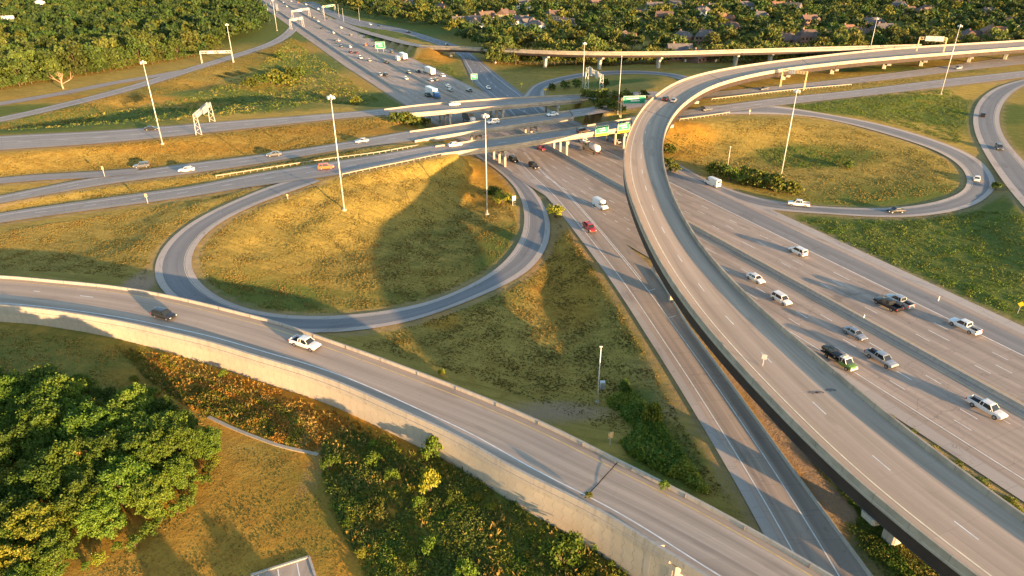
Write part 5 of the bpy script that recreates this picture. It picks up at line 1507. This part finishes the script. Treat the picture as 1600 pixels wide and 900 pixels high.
rp = PG(130, 760); rt = (crown_mesh(171, 1.6, 2.5, 6.6, 12, 60, .6, .22, M['leaf_rust']), trunk_mesh(171, 5, .12, .8))
plant(rt, rp[0], rp[1], 1.1, 'dying_tree', 'rust red dying treetop inside the near green thicket', 'tree')

# woods at top left
wood_p = protos(6, 200, 4.6, .1, 11.0, 32, 34, 1.8, .62, M['leaf_wood'])
wood_y = protos(2, 230, 4.2, .1, 9.6, 28, 34, 1.7, .60, M['leaf_field'])
sub_p = protos(6, 260, 5.4, .3, 10.5, 34, 34, 1.9, .66, M['leaf_suburb'])
sub_y = protos(2, 290, 5.0, .3, 9.0, 30, 34, 1.8, .64, M['leaf_wood'])
def project(p):
    v = np.asarray(p, float) - [0, 0, CAM_H]; dp = v @ _F
    return 800 + FPX * v[0] / dp, 450 - FPX * (v @ _U) / dp
def poisson(x0, x1, y0, y1, n, dmin, ok):
    cell = {}; out = []
    for _ in range(n):
        x = random.uniform(x0, x1); y = random.uniform(y0, y1)
        k = (int(x // dmin), int(y // dmin))
        if any((x - a) ** 2 + (y - b) ** 2 < dmin * dmin for i in (-1, 0, 1) for j in (-1, 0, 1) for a, b in cell.get((k[0] + i, k[1] + j), ())): continue
        if ok(x, y): cell.setdefault(k, []).append((x, y)); out.append((x, y))
    return out
WB_R = [-60, 0, 20, 35, 50, 68, 93, 113, 138, 156, 175]; WB_X = [350, 398, 416, 424, 412, 378, 318, 226, 98, 0, -110]
def in_woods(x, y):
    c, r = project((x, y, 0))
    if r < -16 or r > 170: return False
    return -120 < c < np.interp(r, WB_R, WB_X) - 8
woods = poisson(-760, -140, 280, 1250, 30000, 7.0, in_woods)
woods.sort(key=lambda p: p[1])
# row of the lower boundary behind which suburb trees stand, by column
SB_X = [440, 480, 520, 560, 640, 700, 745, 770, 900, 1060, 1200, 1300, 1400, 1500, 1600, 1750]; SB_R = [-8, -4, 12, 24, 40, 58, 76, 101, 105, 105, 105, 103, 100, 94, 84, 70]
HOUSES = [(692, 18, 'tan', 'brown'), (722, 40, 'white', 'grey'), (746, 42, 'white', 'grey'), (760, 36, 'tan', 'brown'), (788, 32, 'tan', 'brown'), (814, 38, 'white', 'grey'), (826, 44, 'white', 'grey'), (836, 49, 'white', 'grey'), (866, 30, 'tan', 'brown'), (884, 42, 'white', 'grey'), (818, 14, 'white', 'grey'), (996, 26, 'tan', 'brown'), (1022, 15, 'tan', 'grey'), (1053, 12, 'white', 'grey'), (1075, 43, 'tan', 'brown'), (1037, 35, 'brick', 'brown'), (1112, 17, 'white', 'grey'), (1097, 27, 'white', 'grey'), (1139, 47, 'brick', 'brown'), (1126, 39, 'brick', 'rust'), (1237, 20, 'white', 'grey'), (1214, 17, 'brick', 'rust'), (1186, 34, 'brick', 'grey'), (1066, 68, 'brick', 'grey'), (1101, 69, 'brick', 'grey'), (972, 66, 'brick', 'brown'), (1094, 95, 'brick', 'grey'), (1060, 93, 'brick', 'grey'), (1226, 74, 'brick', 'brown'), (1260, 70, 'brick', 'brown'), (1310, 9, 'white', 'grey'), (1312, 20, 'tan', 'rust'), (1294, 65, 'brick', 'rust'), (1323, 58, 'brick', 'rust'), (1345, 60, 'brick', 'brown'), (1402, 18, 'brick', 'grey'), (1420, 26, 'brick', 'brown'), (1445, 25, 'brick', 'brown'), (1502, 12, 'brick', 'rust'), (1545, 62, 'brick', 'rust'), (1512, 62, 'brick', 'brown'), (1360, 42, 'brick', 'grey'), (1380, 52, 'brick', 'grey'), (1470, 62, 'brick', 'grey'), (930, 14, 'tan', 'brown'), (1160, 14, 'brick', 'grey'), (1262, 40, 'brick', 'brown'), (1575, 40, 'brick', 'brown'), (1540, 24, 'brick', 'grey'), (640, 12, 'white', 'grey')]
hpos = [PG(h[0], h[1]) for h in HOUSES]
def in_suburb(x, y):
    c, r = project((x, y, 0))
    if r < -14 or c < 440 or c > 1760: return False
    if r > np.interp(c, SB_X, SB_R) - 1.5: return False
    for hp in hpos:
        dx, dy = x - hp[0], y - hp[1]
        if abs(dx) < 10 and -34 < dy < 9: return False
    n = math.sin(x * .031 + 1.3) * math.sin(y * .027 + x * .012)
    return n > -.32 or random.random() < .2
suburb = poisson(-330, 1150, 380, 1150, 36000, 9.6, in_suburb)
suburb.sort(key=lambda p: p[1])
def wood_tree(pair, x, y, s, yl, where):
    return plant(pair, x, y, s, 'woodland_tree', 'lighter green bushy tree in the front rows of the top left woods' if yl else 'dark green bushy tree in the front rows of the top left woods', 'tree', 'front trees of the top left woods', sz=s * random.uniform(.85, 1.2))
NW = 150
for x, y in woods[:NW]:
    yl = random.random() < .16
    wood_tree(random.choice(wood_y if yl else wood_p), x, y, random.uniform(.75, 1.3), yl, 0)
for k in range(48):
    c_ = -20 + k * 9.3; r_0 = float(np.interp(c_, WB_X[::-1], WB_R[::-1])) - random.uniform(-1, 3)
    p_ = P(c_, r_0, 0); s = random.uniform(.38, .62)
    plant(random.choice(wood_p), p_[0], p_[1], s, 'woodland_tree', 'low bright green tree along the lower edge of the top left woods', 'tree', 'low trees edging the top left woods', sz=s * .8)
NS = 100
for x, y in suburb[:NS]:
    yl = random.random() < .2
    s = random.uniform(.6, 1.25)
    plant(random.choice(sub_y if yl else sub_p), x, y, s, 'suburban_tree', 'lighter olive shade tree in the nearer part of the suburb' if yl else 'dark green shade tree in the nearer part of the suburb', 'tree', 'nearer trees of the suburb', sz=s * random.uniform(.85, 1.15))
for k in range(100):
    c_ = 762 + k * 5.5; r_0 = float(np.interp(c_, SB_X, SB_R)) - random.uniform(0, 4)
    if any(abs(c_ - h[0]) < 14 and h[1] > 84 for h in HOUSES): continue
    p_ = P(c_, r_0, 0); s = random.uniform(.55, .95)
    plant(random.choice(sub_p), p_[0], p_[1], s, 'suburban_tree', 'dark green tree low in the row behind the long ramp bridge piers', 'tree', 'tree row behind the ramp bridge')
def mass(name, pts_, mats, rad, hh, ncl, nlf, clr, leaf, seed, smin, smax, pick=None):
    g = np.random.default_rng(seed); VV, mi = [], []
    for x, y in pts_:
        s = g.uniform(smin, smax)
        C, Nn = crown_points(g, rad * s, 1.0, hh * s * g.uniform(.8, 1.15), ncl, nlf, clr * s)
        C[:, 0] += x; C[:, 1] += y; C[:, 2] += gz(x, y)
        VV.append(leaves_at(C, Nn, leaf * s, g)); mi.append(np.full(len(C), g.choice(len(mats), p=pick)))
    V = np.vstack(VV)
    return link(bpy.data.objects.new(name, np_mesh(name, V, quads(len(V) // 4), mats, np.concatenate(mi))))
def tone(name, f, base_cols):
    return leaf_mat(name, tuple(tuple(min(1, c * k) for c, k in zip(cc, f)) for cc in base_cols))
WC = ((.085, .128, .024), (.062, .095, .018), (.125, .155, .028)); SC = ((.105, .135, .028), (.075, .105, .022), (.18, .175, .03))
wm_ = [tone('wood_a', (1, 1, 1), WC), tone('wood_b', (.65, .75, .9), WC), tone('wood_c', (1.5, 1.2, 1.0), WC), tone('wood_d', (.8, 1.0, 1.0), WC)]
sm_ = [tone('suburb_a', (1, 1, 1), SC), tone('suburb_b', (.65, .75, .95), SC), tone('suburb_c', (1.6, 1.3, 1.0), SC), tone('suburb_d', (.8, 1.05, 1.0), SC)]
o = mass('woods', woods[NW:], wm_, 4.6, 11, 15, 16, 1.9, 1.0, 5, .75, 1.25, [.35, .25, .15, .25]); tag(o, 'mass of mixed green woodland crowns filling the top left', 'woods', None, 'stuff')
o = mass('suburb_trees', suburb[NS:], sm_, 5.2, 10.5, 15, 16, 2.0, 1.05, 6, .55, 1.2, [.35, .25, .15, .25]); tag(o, 'mass of farther garden trees among the suburb houses', 'trees', None, 'stuff')
print('counts', len(pts), len(woods), len(suburb))

# dead bare tree in front of the woods
p = PG(99, 139); dt = tag(empty('dead_tree', tuple(p)), 'bare orange brown dead tree at the edge of the woods', 'tree')
mb = MB(); g = random.Random(3)
def limb(a, d, l, r, lev):
    a = Vector(a); d = Vector(d).normalized(); b = a + d * l
    mb.tube([a, a + d * l * .5 + Vector((g.uniform(-.1, .1), g.uniform(-.1, .1), .05)) * l, b], [r, r * .75, r * .5], 6)
    if lev:
        for _ in range(3 if lev > 1 else 2):
            limb(a + d * l * g.uniform(.5, 1), d + Vector((g.uniform(-.9, .9), g.uniform(-.9, .9), g.uniform(-.1, .5))), l * .62, r * .5, lev - 1)
limb((0, 0, -.4), (.02, 0, 1), 4.5, .42, 3); limb((0, 0, 2.2), (1.2, 0, .55), 4.8, .2, 2); limb((0, 0, 2.6), (-1.1, .1, .7), 4.2, .2, 2)
mb.build('trunk', M['dead_wood'], dt)

# ------------------------------------------------------------------ suburb houses
for nm, c in (('wall_white', (.74, .72, .68)), ('wall_tan', (.52, .42, .30)), ('wall_brick', (.24, .14, .105)), ('roof_grey', (.125, .112, .11)), ('roof_brown', (.14, .092, .074)), ('roof_rust', (.22, .115, .075))):
    M[nm] = plain(nm, c, .85, var=.2, scale=.8)
def gable(mb, x0, x1, y0, y1, z0, rise, ov=.5, along='x', hip=0.0):
    x0 -= ov; x1 += ov; y0 -= ov; y1 += ov
    if along == 'x':
        ym_ = (y0 + y1) / 2; h = hip * (y1 - y0) / 2
        vs = [(x0, y0, z0), (x1, y0, z0), (x1, y1, z0), (x0, y1, z0), (x0 + h, ym_, z0 + rise), (x1 - h, ym_, z0 + rise)]
    else:
        xm = (x0 + x1) / 2; h = hip * (x1 - x0) / 2
        vs = [(x1, y0, z0), (x1, y1, z0), (x0, y1, z0), (x0, y0, z0), (xm, y0 + h, z0 + rise), (xm, y1 - h, z0 + rise)]
    mb.add(vs, [(0, 1, 5, 4), (2, 3, 4, 5), (1, 2, 5), (3, 0, 4), (3, 2, 1, 0)])
def house_meshes(v):
    two = v % 2; wz = 5.4 if two else 3.2; L_, W_ = ((15, 10), (13, 11), (17, 11), (14, 9))[v]
    w = MB(); w.box(0, 0, wz / 2 - .3, L_, W_, wz + .6); w.box(L_ * .28, -W_ / 2 - 1.6, wz * .48 - .3, L_ * .38, 4.0, wz * .96 + .6)
    # gable triangle of the front wing
    gx0, gx1 = L_ * .09, L_ * .47; fy_ = -W_ / 2 - 3.55
    w.add([(gx0 + .2, fy_, wz * .96), (gx1 - .2, fy_, wz * .96), ((gx0 + gx1) / 2, fy_, wz * .96 + 2.6), (gx0 + .2, fy_ + .2, wz * .96), (gx1 - .2, fy_ + .2, wz * .96), ((gx0 + gx1) / 2, fy_ + .2, wz * .96 + 2.6)], [(0, 1, 2), (5, 4, 3), (0, 2, 5, 3), (1, 4, 5, 2), (0, 3, 4, 1)])
    r = MB(); gable(r, -L_ / 2, L_ / 2, -W_ / 2, W_ / 2, wz, 3.9, .5, 'x', .55 if v in (1, 2) else 0)
    gable(r, gx0, gx1, -W_ / 2 - 3.4, 0, wz * .96 + .02, 3.0, .45, 'y')
    c = MB(); c.box(-L_ * .25, W_ * .1, wz + 3.2, 1.1, .9, 3.4)
    wins = []
    for wx in (-.38, -.2, 0):
        for k in range(1 + two): wins.append((L_ * wx, -W_ / 2, 1.6 + 2.7 * k))
    wins.append((L_ * .28, -W_ / 2 - 3.6, 1.6 + 2.7 * two))
    win = MB().box(0, 0, 0, 1.3, .12, 1.35).mesh('window', M['glass'])
    gar = MB().box(0, 0, 0, 4.2, .12, 2.2).mesh('garage_door', M['sign_white'])
    return w.mesh('wall', M['wall_white']), r.mesh('roof', M['roof_grey']), c.mesh('chimney', M['wall_brick']), win, wins, gar, (L_ * .28, -W_ / 2 - 3.62, 1.0)
HM = [house_meshes(v) for v in range(4)]
hn = {'white': 'white walled', 'tan': 'cream walled', 'brick': 'brown brick'}
for (hx, hy, wc, rc), p in zip(HOUSES, hpos):
    v = random.randrange(4); hm = HM[v]
    o = tag(empty('house', tuple(p), random.choice((0, .25, -.35, .6, -.7, 1.2, -1.1))), '%s suburb house with %s pitched roof among the trees' % (hn[wc], rc), 'house', '%s houses with %s roofs' % (hn[wc], rc))
    w = child('wall', hm[0], o); w.material_slots[0].link = 'OBJECT'; w.material_slots[0].material = M['wall_' + wc]
    r = child('roof', hm[1], o); r.material_slots[0].link = 'OBJECT'; r.material_slots[0].material = M['roof_' + rc]
    child('chimney', hm[2], r)
    for q_ in hm[4]: child('window', hm[3], o, q_)
    child('garage_door', hm[5], o, hm[6])
    s = random.uniform(.9, 1.1); o.scale = (s, s, s)
p = PG(2, 50); o = tag(empty('shed', tuple(p), .4), 'large pale shed with orange lit gable in the top left woods', 'building')
mb = MB(); mb.box(0, 0, 4, 22, 12, 8.6); mb.build('wall', M['wall_tan'], o); mb = MB(); gable(mb, -11, 11, -6, 6, 8.3, 3.5, .4, 'x'); mb.build('roof', M['wall_white'], o)
p = PG(68, 26); o = tag(empty('storage_tank', tuple(p)), 'round white tank standing in the top left woods', 'tank')
mb = MB(); mb.tube([(0, 0, -.3), (0, 0, 13), (0, 0, 14.5)], [4.5, 4.5, 1.0], 20); mb.build('shell', M['wall_white'], o, False); MB().tube([(0, 0, 14.4), (0, 0, 15.2)], .5, 8).build('vent', M['steel'], o)

# ------------------------------------------------------------------ bushes one can tell apart
def shrub_pair(seed, mat, rad=1.5, h=2.4, ncl=22, nlf=60, leaf=.17):
    mb = MB(); g = random.Random(seed)
    for k in range(5): a = 2 * PI * k / 5; mb.tube([(0, 0, -.2), (math.cos(a) * rad * .3, math.sin(a) * rad * .3, h * .4), (math.cos(a) * rad * .5, math.sin(a) * rad * .5, h * .7)], [.06, .045, .02], 5)
    return crown_mesh(seed, rad, .1, h, ncl, nlf, rad * .42, leaf, mat), mb.mesh('stem', M['bark'])
SP = {'green': [shrub_pair(300 + k, M['leaf_shrub']) for k in range(3)], 'near': [shrub_pair(310 + k, M['leaf_near']) for k in range(2)], 'yellow': [shrub_pair(320 + k, M['leaf_yellow']) for k in range(2)], 'rust': [shrub_pair(330, M['leaf_rust'])], 'far': [shrub_pair(340 + k, M['leaf_shrub'], 1.6, 2.6, 16, 26, .3) for k in range(3)]}
def bush(pxy, s, kind, label, group=None, z=None, sz=None):
    p = PG(*pxy) if z is None else P(*pxy, z)
    pair = random.choice(SP[kind])
    o = tag(empty('bush', tuple(p), random.uniform(0, 6)), label, 'bush', group); o.scale = (s, s, sz or s)
    child('foliage', pair[0], o); child('stem', pair[1], o); return o
bush((679, 716), 1.0, 'near', 'tall green bush leaning on the tan retaining wall', None, None, 1.5)
bush((672, 770), .85, 'yellow', 'upright yellow green bush below the retaining wall', None, None, 1.6)
bush((880, 880), 1.5, 'near', 'large bush at the bottom beneath the retaining wall', None, None, 1.6)
bush((350, 588), .5, 'near', 'small green sapling at the foot of the retaining wall')
bush((785, 318), 1.8, 'yellow', 'olive bush beside the white sign at the loop edge', None, None, 1.3)
bush((772, 312), 1.5, 'green', 'dark bush left of the white sign at the loop edge')
bush((868, 340), 1.4, 'yellow', 'yellow green bush between the loop and the freeway')
bush((1018, 668), 1.0, 'yellow', 'upright yellow bush in the weeds beside exit road', None, None, 1.9)
bush((975, 612), .8, 'near', 'small green bush in field near the camera pole')
bush((1036, 763), .42, 'near', 'small green weed growing on the near ramp road edge', None, 6.35)
bush((920, 777), .3, 'yellow', 'tiny yellow weed on the near ramp crack at the parapet', None, 6.05)
bush((690, 573 + 12), .4, 'yellow', 'tiny yellow bush behind far parapet of the near ramp')
for k, (x, y) in enumerate(((1118, 272), (1130, 276), (1142, 279), (1155, 283), (1168, 287), (1182, 290), (1196, 293), (1210, 296), (1224, 297), (1238, 300), (1165, 280), (1190, 284), (1208, 288))):
    bush((x, y + 3), random.uniform(1.2, 1.7), 'far', 'dark green bush in the row beside the right loop mast', 'row of bushes in the right loop')
for x, y in ((1042, 262), (1052, 270), (1046, 240)): bush((x, y), 1.3, 'far', 'dark bush close to the right edge of flyover by the loop grass', 'bushes beside the flyover')
bush((1325, 263), .9, 'far', 'small dark round bush in the middle of the right loop')
bush((1482, 238 + 1), .8, 'far', 'dark bush beside the right loop and far ramp')  if False else bush((1556, 296), .8, 'far', 'dark bush at the tip between right loop and far ramp')
for x, y, s in ((928, 165, 2.0), (940, 162, 2.2), (952, 164, 1.6), (968, 160, 1.8), (980, 157, 1.5), (915, 166, 1.6), (1005, 154, 1.3)):
    bush((x, y), s, 'far', 'dark green bush on the bank between farthest and middle crossing roads', 'bushes between the crossing roads')
for x, y, s in ((945, 189, 1.7), (958, 189, 1.5), (935, 188, 1.2), (970, 188, 1.2)):
    bush((x, y), s, 'far', 'green bush on the bank between the middle and nearest crossing roads', 'bushes before the teal sign')
for x, y, s in ((622, 193, 1.6), (636, 195, 1.8), (650, 198, 1.4), (665, 197, 1.2)):
    bush((x, y), s, 'far', 'green bush under the left end of the farthest overpass', 'bushes at the overpass abutment')
for x, y, s in ((395, 130, 2.4), (408, 126, 2.6), (422, 125, 2.8), (436, 127, 2.6), (450, 128, 2.8), (462, 122, 2.6), (470, 112, 2.4), (384, 130, 1.8), (432, 116, 2.4), (456, 112, 2.2)):
    bush((x, y + 6), s * .72, 'far', 'dark green tall bush in the clump on the left meadow', 'bush clump on the left meadow')
for x, y, s in ((555, 165, 1.4), (900, 137, 1.5), (882, 139, 1.4), (945, 137, 1.5), (862, 141, 1.2), (438, 92, 1.6)):
    bush((x, y), s, 'far', 'single small bush on the grass beyond the crossing roads', 'scattered far bushes')

# ------------------------------------------------------------------ weeds and tall grass nobody could count
wk = kdtree.KDTree(len(NR_))
for i, p in enumerate(NR_): wk.insert((p[0], p[1], 0), i)
wk.balance()
def scatter(name, polys_px, n, mats, pick, h, leaf, label, seed, per=16, rad=.45, flat=.0):
    g = np.random.default_rng(seed); r_ = random.Random(seed)
    Vs, mi = [], []
    polys = [[PG(*q_)[:2] for q_ in poly] for poly in polys_px]
    areas = []
    for po in polys:
        a = 0
        for i in range(len(po)): a += po[i - 1][0] * po[i][1] - po[i][0] * po[i - 1][1]
        areas.append(abs(a) / 2)
    for po, ar in zip(polys, areas):
        xs = [q_[0] for q_ in po]; ys = [q_[1] for q_ in po]; k = int(n * ar / sum(areas)); c = 0; tries = 0
        while c < k and tries < k * 12:
            tries += 1
            x = r_.uniform(min(xs), max(xs)); y = r_.uniform(min(ys), max(ys))
            if not in_poly(x, y, po): continue
            den = .5 + .5 * math.sin(x * .55 + 2 * math.sin(y * .31)) * math.sin(y * .47 + 1.5 * math.sin(x * .23))
            if r_.random() > .25 + .75 * den: continue
            f = kf.find((x, y, 0))[2]
            if f < 1.7 or kt.find((x, y, 0))[2] < 1.7: continue
            if wk.find((x, y, 0))[2] < 3.0 and r_.random() < .8: continue
            c += 1; s = (.5 + .9 * den) * r_.uniform(.6, 1.3)
            m = per; C = g.normal(0, 1, (m, 3)); C /= np.linalg.norm(C, axis=1)[:, None]; C[:, 2] = np.abs(C[:, 2]) if not flat else C[:, 2] * .2 + .2
            Nn = C.copy(); C = C * [rad * s, rad * s, h * s] * g.uniform(.5, 1, m)[:, None]
            C += [x, y, gz(x, y)]
            Vs.append(leaves_at(C, Nn, leaf * (.7 + .4 * s), g, .45)); 
            sel = int(g.choice(len(mats), p=pick)) if r_.random() < .35 else int((math.sin(x * .19 + 3 * math.sin(y * .13)) * .5 + .5) * len(mats) * .999)
            mi.append(np.full(m, sel))
    V = np.vstack(Vs)
    o = link(bpy.data.objects.new(name, np_mesh(name, V, quads(len(V) // 4), mats, np.concatenate(mi))))
    return tag(o, label, 'weeds', None, 'stuff')
UNDER = [PG(*q_)[:2] for q_ in ((510, 694), (560, 676), (660, 722), (770, 770), (860, 818), (940, 862), (985, 905), (930, 950), (600, 950), (565, 880), (525, 790))]
ux = [p[0] for p in UNDER]; uy = [p[1] for p in UNDER]; ub = []
for _ in range(4000):
    x = random.uniform(min(ux), max(ux)); y = random.uniform(min(uy), max(uy))
    if len(ub) < 24 and in_poly(x, y, UNDER) and all((x - a) ** 2 + (y - b) ** 2 > 1.9 ** 2 for a, b in ub):
        ub.append((x, y)); s = random.choice((.35, .4, .45, .55, .65, .8)); kd = random.choice(('near', 'near', 'green', 'yellow', 'near'))
        pair = random.choice(SP[kd]); o = tag(empty('bush', (x, y, gz(x, y)), random.uniform(0, 6)), '%s brush clump in the tangle below the retaining wall' % {'near': 'bright green', 'green': 'dark green', 'yellow': 'yellow green', 'rust': 'rust brown'}[kd], 'bush', 'brush clumps below the wall')
        o.scale = (s, s, s * random.uniform(.9, 1.5)); child('foliage', pair[0], o); child('stem', pair[1], o)
for k in range(26):
    f = k / 25; c_ = 170 + 160 * (f if f < .55 else 1 - (f - .55) * 1.9); r_0 = np.interp(f, [0, .55, 1], [560, 712, 850])
    x = np.interp(f, [0, .3, .55, .75, 1], [205, 275, 345, 290, 130]) + random.uniform(-8, 8); r_0 = np.interp(f, [0, .3, .55, .75, 1], [600, 655, 716, 800, 895]) + random.uniform(-6, 6)
    bush((x, r_0), random.uniform(.35, .75), random.choice(('near', 'green', 'yellow')), 'low bush fringing the near thicket', 'low bushes fringing the thicket')
scatter('undergrowth', [[(505, 690), (560, 662), (660, 704), (770, 752), (860, 800), (940, 842), (1000, 905), (930, 960), (600, 960), (560, 880), (520, 790), (500, 730)]], 9000, [M['leaf_field'], M['leaf_yellow'], M['leaf_near'], M['leaf_yellow'], M['leaf_field']], [.4, .25, .2, .1, .05], .6, .12, 'tangle of green and yellow weeds below the retaining wall', 21, 20, .5)
scatter('dry_weeds', [[(180, 540), (270, 556), (340, 579), (400, 599), (520, 643), (570, 668), (505, 692), (490, 706), (420, 688), (335, 650), (300, 640), (230, 590)]], 4400, [M['leaf_rust'], M['leaf_dry'], M['leaf_yellow'], M['leaf_rust'], M['leaf_shrub']], [.25, .2, .2, .1, .25], .6, .12, 'orange and rust dry weeds at the foot of the wall', 22, 18, .45)
scatter('tall_grass', [[(945, 630), (985, 610), (1015, 650), (1040, 680), (1085, 735), (1108, 775), (1060, 752), (985, 712), (965, 690), (1000, 676), (970, 650)]], 2600, [M['leaf_yellow'], M['leaf_yellow'], M['leaf_near']], [.4, .4, .2], 1.2, .17, 'lush yellow green tall grass between near ramp and exit road', 23, 18, .5)
scatter('verge_grass', [[(1062, 470), (1085, 490), (1200, 610), (1330, 740), (1420, 820), (1560, 960), (1440, 960), (1330, 850), (1240, 715), (1150, 600), (1080, 505)], [(1380, 640), (1470, 700), (1600, 792), (1600, 815), (1500, 760), (1420, 700)]], 5000, [M['leaf_shrub'], M['leaf_near'], M['leaf_olive'], M['leaf_shrub'], M['leaf_yellow']], [.25, .25, .2, .15, .15], .35, .10, 'rough verge grass and weeds along and under the flyover', 24, 14, .4)
scatter('meadow_growth', [[(0, 205), (150, 178), (300, 150), (400, 112), (455, 62), (560, 135), (600, 160), (420, 176), (250, 190)]], 3600, [M['leaf_field'], M['leaf_shrub'], M['leaf_field'], M['leaf_olive']], [.3, .25, .25, .2], .6, .27, 'patchy meadow growth on left between ramp and upper western road', 25, 10, 1.1)
scatter('field_growth', [[(1240, 345), (1400, 345), (1520, 330), (1600, 330), (1640, 500), (1600, 500), (1400, 415), (1300, 370)], [(1220, 168), (1330, 150), (1480, 140), (1515, 160), (1500, 225), (1420, 200), (1330, 178)], [(1180, 235), (1250, 228), (1330, 245), (1310, 262), (1220, 262)], [(560, 60), (650, 90), (700, 100), (733, 140), (690, 118), (640, 92)]], 6500, [M['leaf_near'], M['leaf_shrub'], M['leaf_field'], M['leaf_field']], [.25, .25, .25, .25], .26, .17, 'rough green field growth on the right and beyond', 26, 10, .9)
def tufts(name, polys_px, density, mats, h, w, label, seed, patch=(.30, .9)):
    """short upright grass tufts, four blades of quads each, thinned where the growth is patchy"""
    g = np.random.default_rng(seed); Vs, mi = [], []
    for poly in polys_px:
        po = np.array([PG(*q_)[:2] for q_ in poly])
        a = .5 * abs(np.sum(np.roll(po[:, 0], 1) * po[:, 1] - po[:, 0] * np.roll(po[:, 1], 1)))
        lo, hi = po.min(0), po.max(0); n = int(density * np.prod(hi - lo))
        q_ = g.uniform(lo, hi, (n, 2)); x, y = q_[:, 0], q_[:, 1]
        ins = np.zeros(n, bool); j = len(po) - 1
        for i in range(len(po)):
            c = ((po[i, 1] > y) != (po[j, 1] > y)) & (x < (po[j, 0] - po[i, 0]) * (y - po[i, 1]) / (po[j, 1] - po[i, 1] + 1e-12) + po[i, 0]); ins ^= c; j = i
        den = .5 + .5 * np.sin(x * .41 + 2.2 * np.sin(y * .23 + 1)) * np.sin(y * .37 + 1.7 * np.sin(x * .29))
        ins &= g.uniform(0, 1, n) < patch[0] + (patch[1] - patch[0]) * den
        q_ = q_[ins]; den = den[ins]
        keep_ = np.array([kf.find((p[0], p[1], 0))[2] > 1.9 for p in q_]) if len(q_) else np.zeros(0, bool)
        q_ = q_[keep_]; den = den[keep_]; n = len(q_)
        z = np.array([gz(p[0], p[1]) for p in q_])
        m = 3
        C = np.repeat(np.column_stack([q_, z]), m, 0); s = np.repeat((.55 + .8 * den) * g.uniform(.6, 1.4, n), m)
        C[:, :2] += g.normal(0, w * .45, (n * m, 2)); C[:, 2] += h * .42 * s
        an = g.uniform(0, 2 * PI, n * m); side = np.stack([np.cos(an), np.sin(an), np.zeros(n * m)], 1) * (w * .5 * s)[:, None]
        up = np.stack([g.normal(0, .35, n * m), g.normal(0, .35, n * m), np.ones(n * m)], 1) * (h * .6 * s)[:, None]
        Vs.append(np.stack([C - side - up * .8, C + side - up * .8, C + side * .7 + up, C - side * .7 + up], 1).reshape(-1, 3))
        sel = np.clip(((np.sin(q_[:, 0] * .13 + 2.6 * np.sin(q_[:, 1] * .09)) * .5 + .5) * len(mats) + g.normal(0, .7, n)).astype(int), 0, len(mats) - 1)
        mi.append(np.repeat(sel, m))
    V = np.vstack(Vs); o = link(bpy.data.objects.new(name, np_mesh(name, V, quads(len(V) // 4), mats, np.concatenate(mi))))
    return tag(o, label, 'grass', None, 'stuff')
LOOPF = [(300, 350), (440, 290), (560, 268), (700, 245), (790, 295), (816, 370), (745, 442), (600, 486), (430, 488), (315, 440)]
MIDF = [(560, 540), (640, 510), (760, 470), (860, 400), (862, 340), (890, 360), (990, 520), (1110, 740), (1185, 830), (1000, 690), (820, 620), (690, 575)]
LEFTF = [(-20, 365), (200, 330), (420, 290), (330, 325), (250, 385), (237, 440), (100, 425), (-20, 420)]
tufts('dry_grass', [LOOPF, MIDF, LEFTF], 8.5, [M['tuft_dry'], M['tuft_olive'], M['tuft_dry'], M['tuft_olive']], .10, .20, 'short dry golden grass across the mown fields', 27)
tufts('bank_grass', [[(-40, 246), (169, 226), (337, 209), (600, 182), (640, 190), (530, 222), (300, 253), (160, 271), (-40, 292)], [(-40, 322), (166, 290), (420, 256), (600, 228), (600, 238), (390, 270), (233, 298), (-40, 338)], [(-40, 204), (101, 170), (290, 117), (368, 93), (425, 74), (455, 60), (480, 70), (400, 110), (300, 140), (120, 192), (-40, 208)]], 4.0, [M['tuft_dry'], M['tuft_dry'], M['tuft_olive'], M['tuft_dry']], .11, .26, 'golden dry grass on the banks between the western roads', 31, (.5, .95))
tufts('ring_grass', [[(1045, 215), (1200, 184), (1330, 200), (1480, 250), (1495, 300), (1330, 320), (1200, 306), (1060, 250)], [(1100, 162), (1320, 133), (1470, 118), (1560, 105), (1400, 140), (1220, 153)]], 4.5, [M['tuft_dry'], M['tuft_olive'], M['tuft_dry'], M['tuft_olive']], .09, .22, 'golden dry grass inside the right loop and along its road', 32)
tufts('lawn_grass', [[(300, 760), (350, 700), (440, 700), (490, 720), (530, 830), (560, 940), (480, 868), (390, 902), (100, 930), (220, 820)]], 12, [M['tuft_dry'], M['tuft_dry'], M['tuft_olive']], .045, .11, 'worn brown lawn grass beside the thicket', 28, (.2, .7))

tufts('tall_weeds', [[(505, 690), (560, 666), (660, 708), (770, 756), (860, 804), (940, 846), (1000, 905), (930, 960), (600, 960), (560, 880), (520, 790)], [(180, 540), (270, 556), (400, 599), (520, 643), (570, 668), (490, 706), (335, 650), (230, 590)]], 3.0, [M['leaf_dry'], M['leaf_field'], M['leaf_olive'], M['leaf_rust']], .55, .12, 'thin tall dry weed stalks among the brush below the wall', 52, (.1, .8))
# trees beyond the lower edge of the picture, whose long shadows reach the lawn
for x, y, s in ((-14, 28, .75), (-4, 27, .78), (13, 34, .7)):
    plant(random.choice(near_p), x, y, s, 'lawn_tree', 'leafy tree below the lawn whose long shadow crosses the brown grass', 'tree', 'trees shading the lawn')
tufts('mown_grass', [[(-20, 512), (100, 524), (190, 542), (240, 590), (320, 650), (335, 690), (230, 655), (120, 610), (0, 600), (-40, 600)]], 7, [M['leaf_olive'], M['leaf_shrub'], M['leaf_dry']], .10, .18, 'mown olive grass between the thicket and the wall', 41)
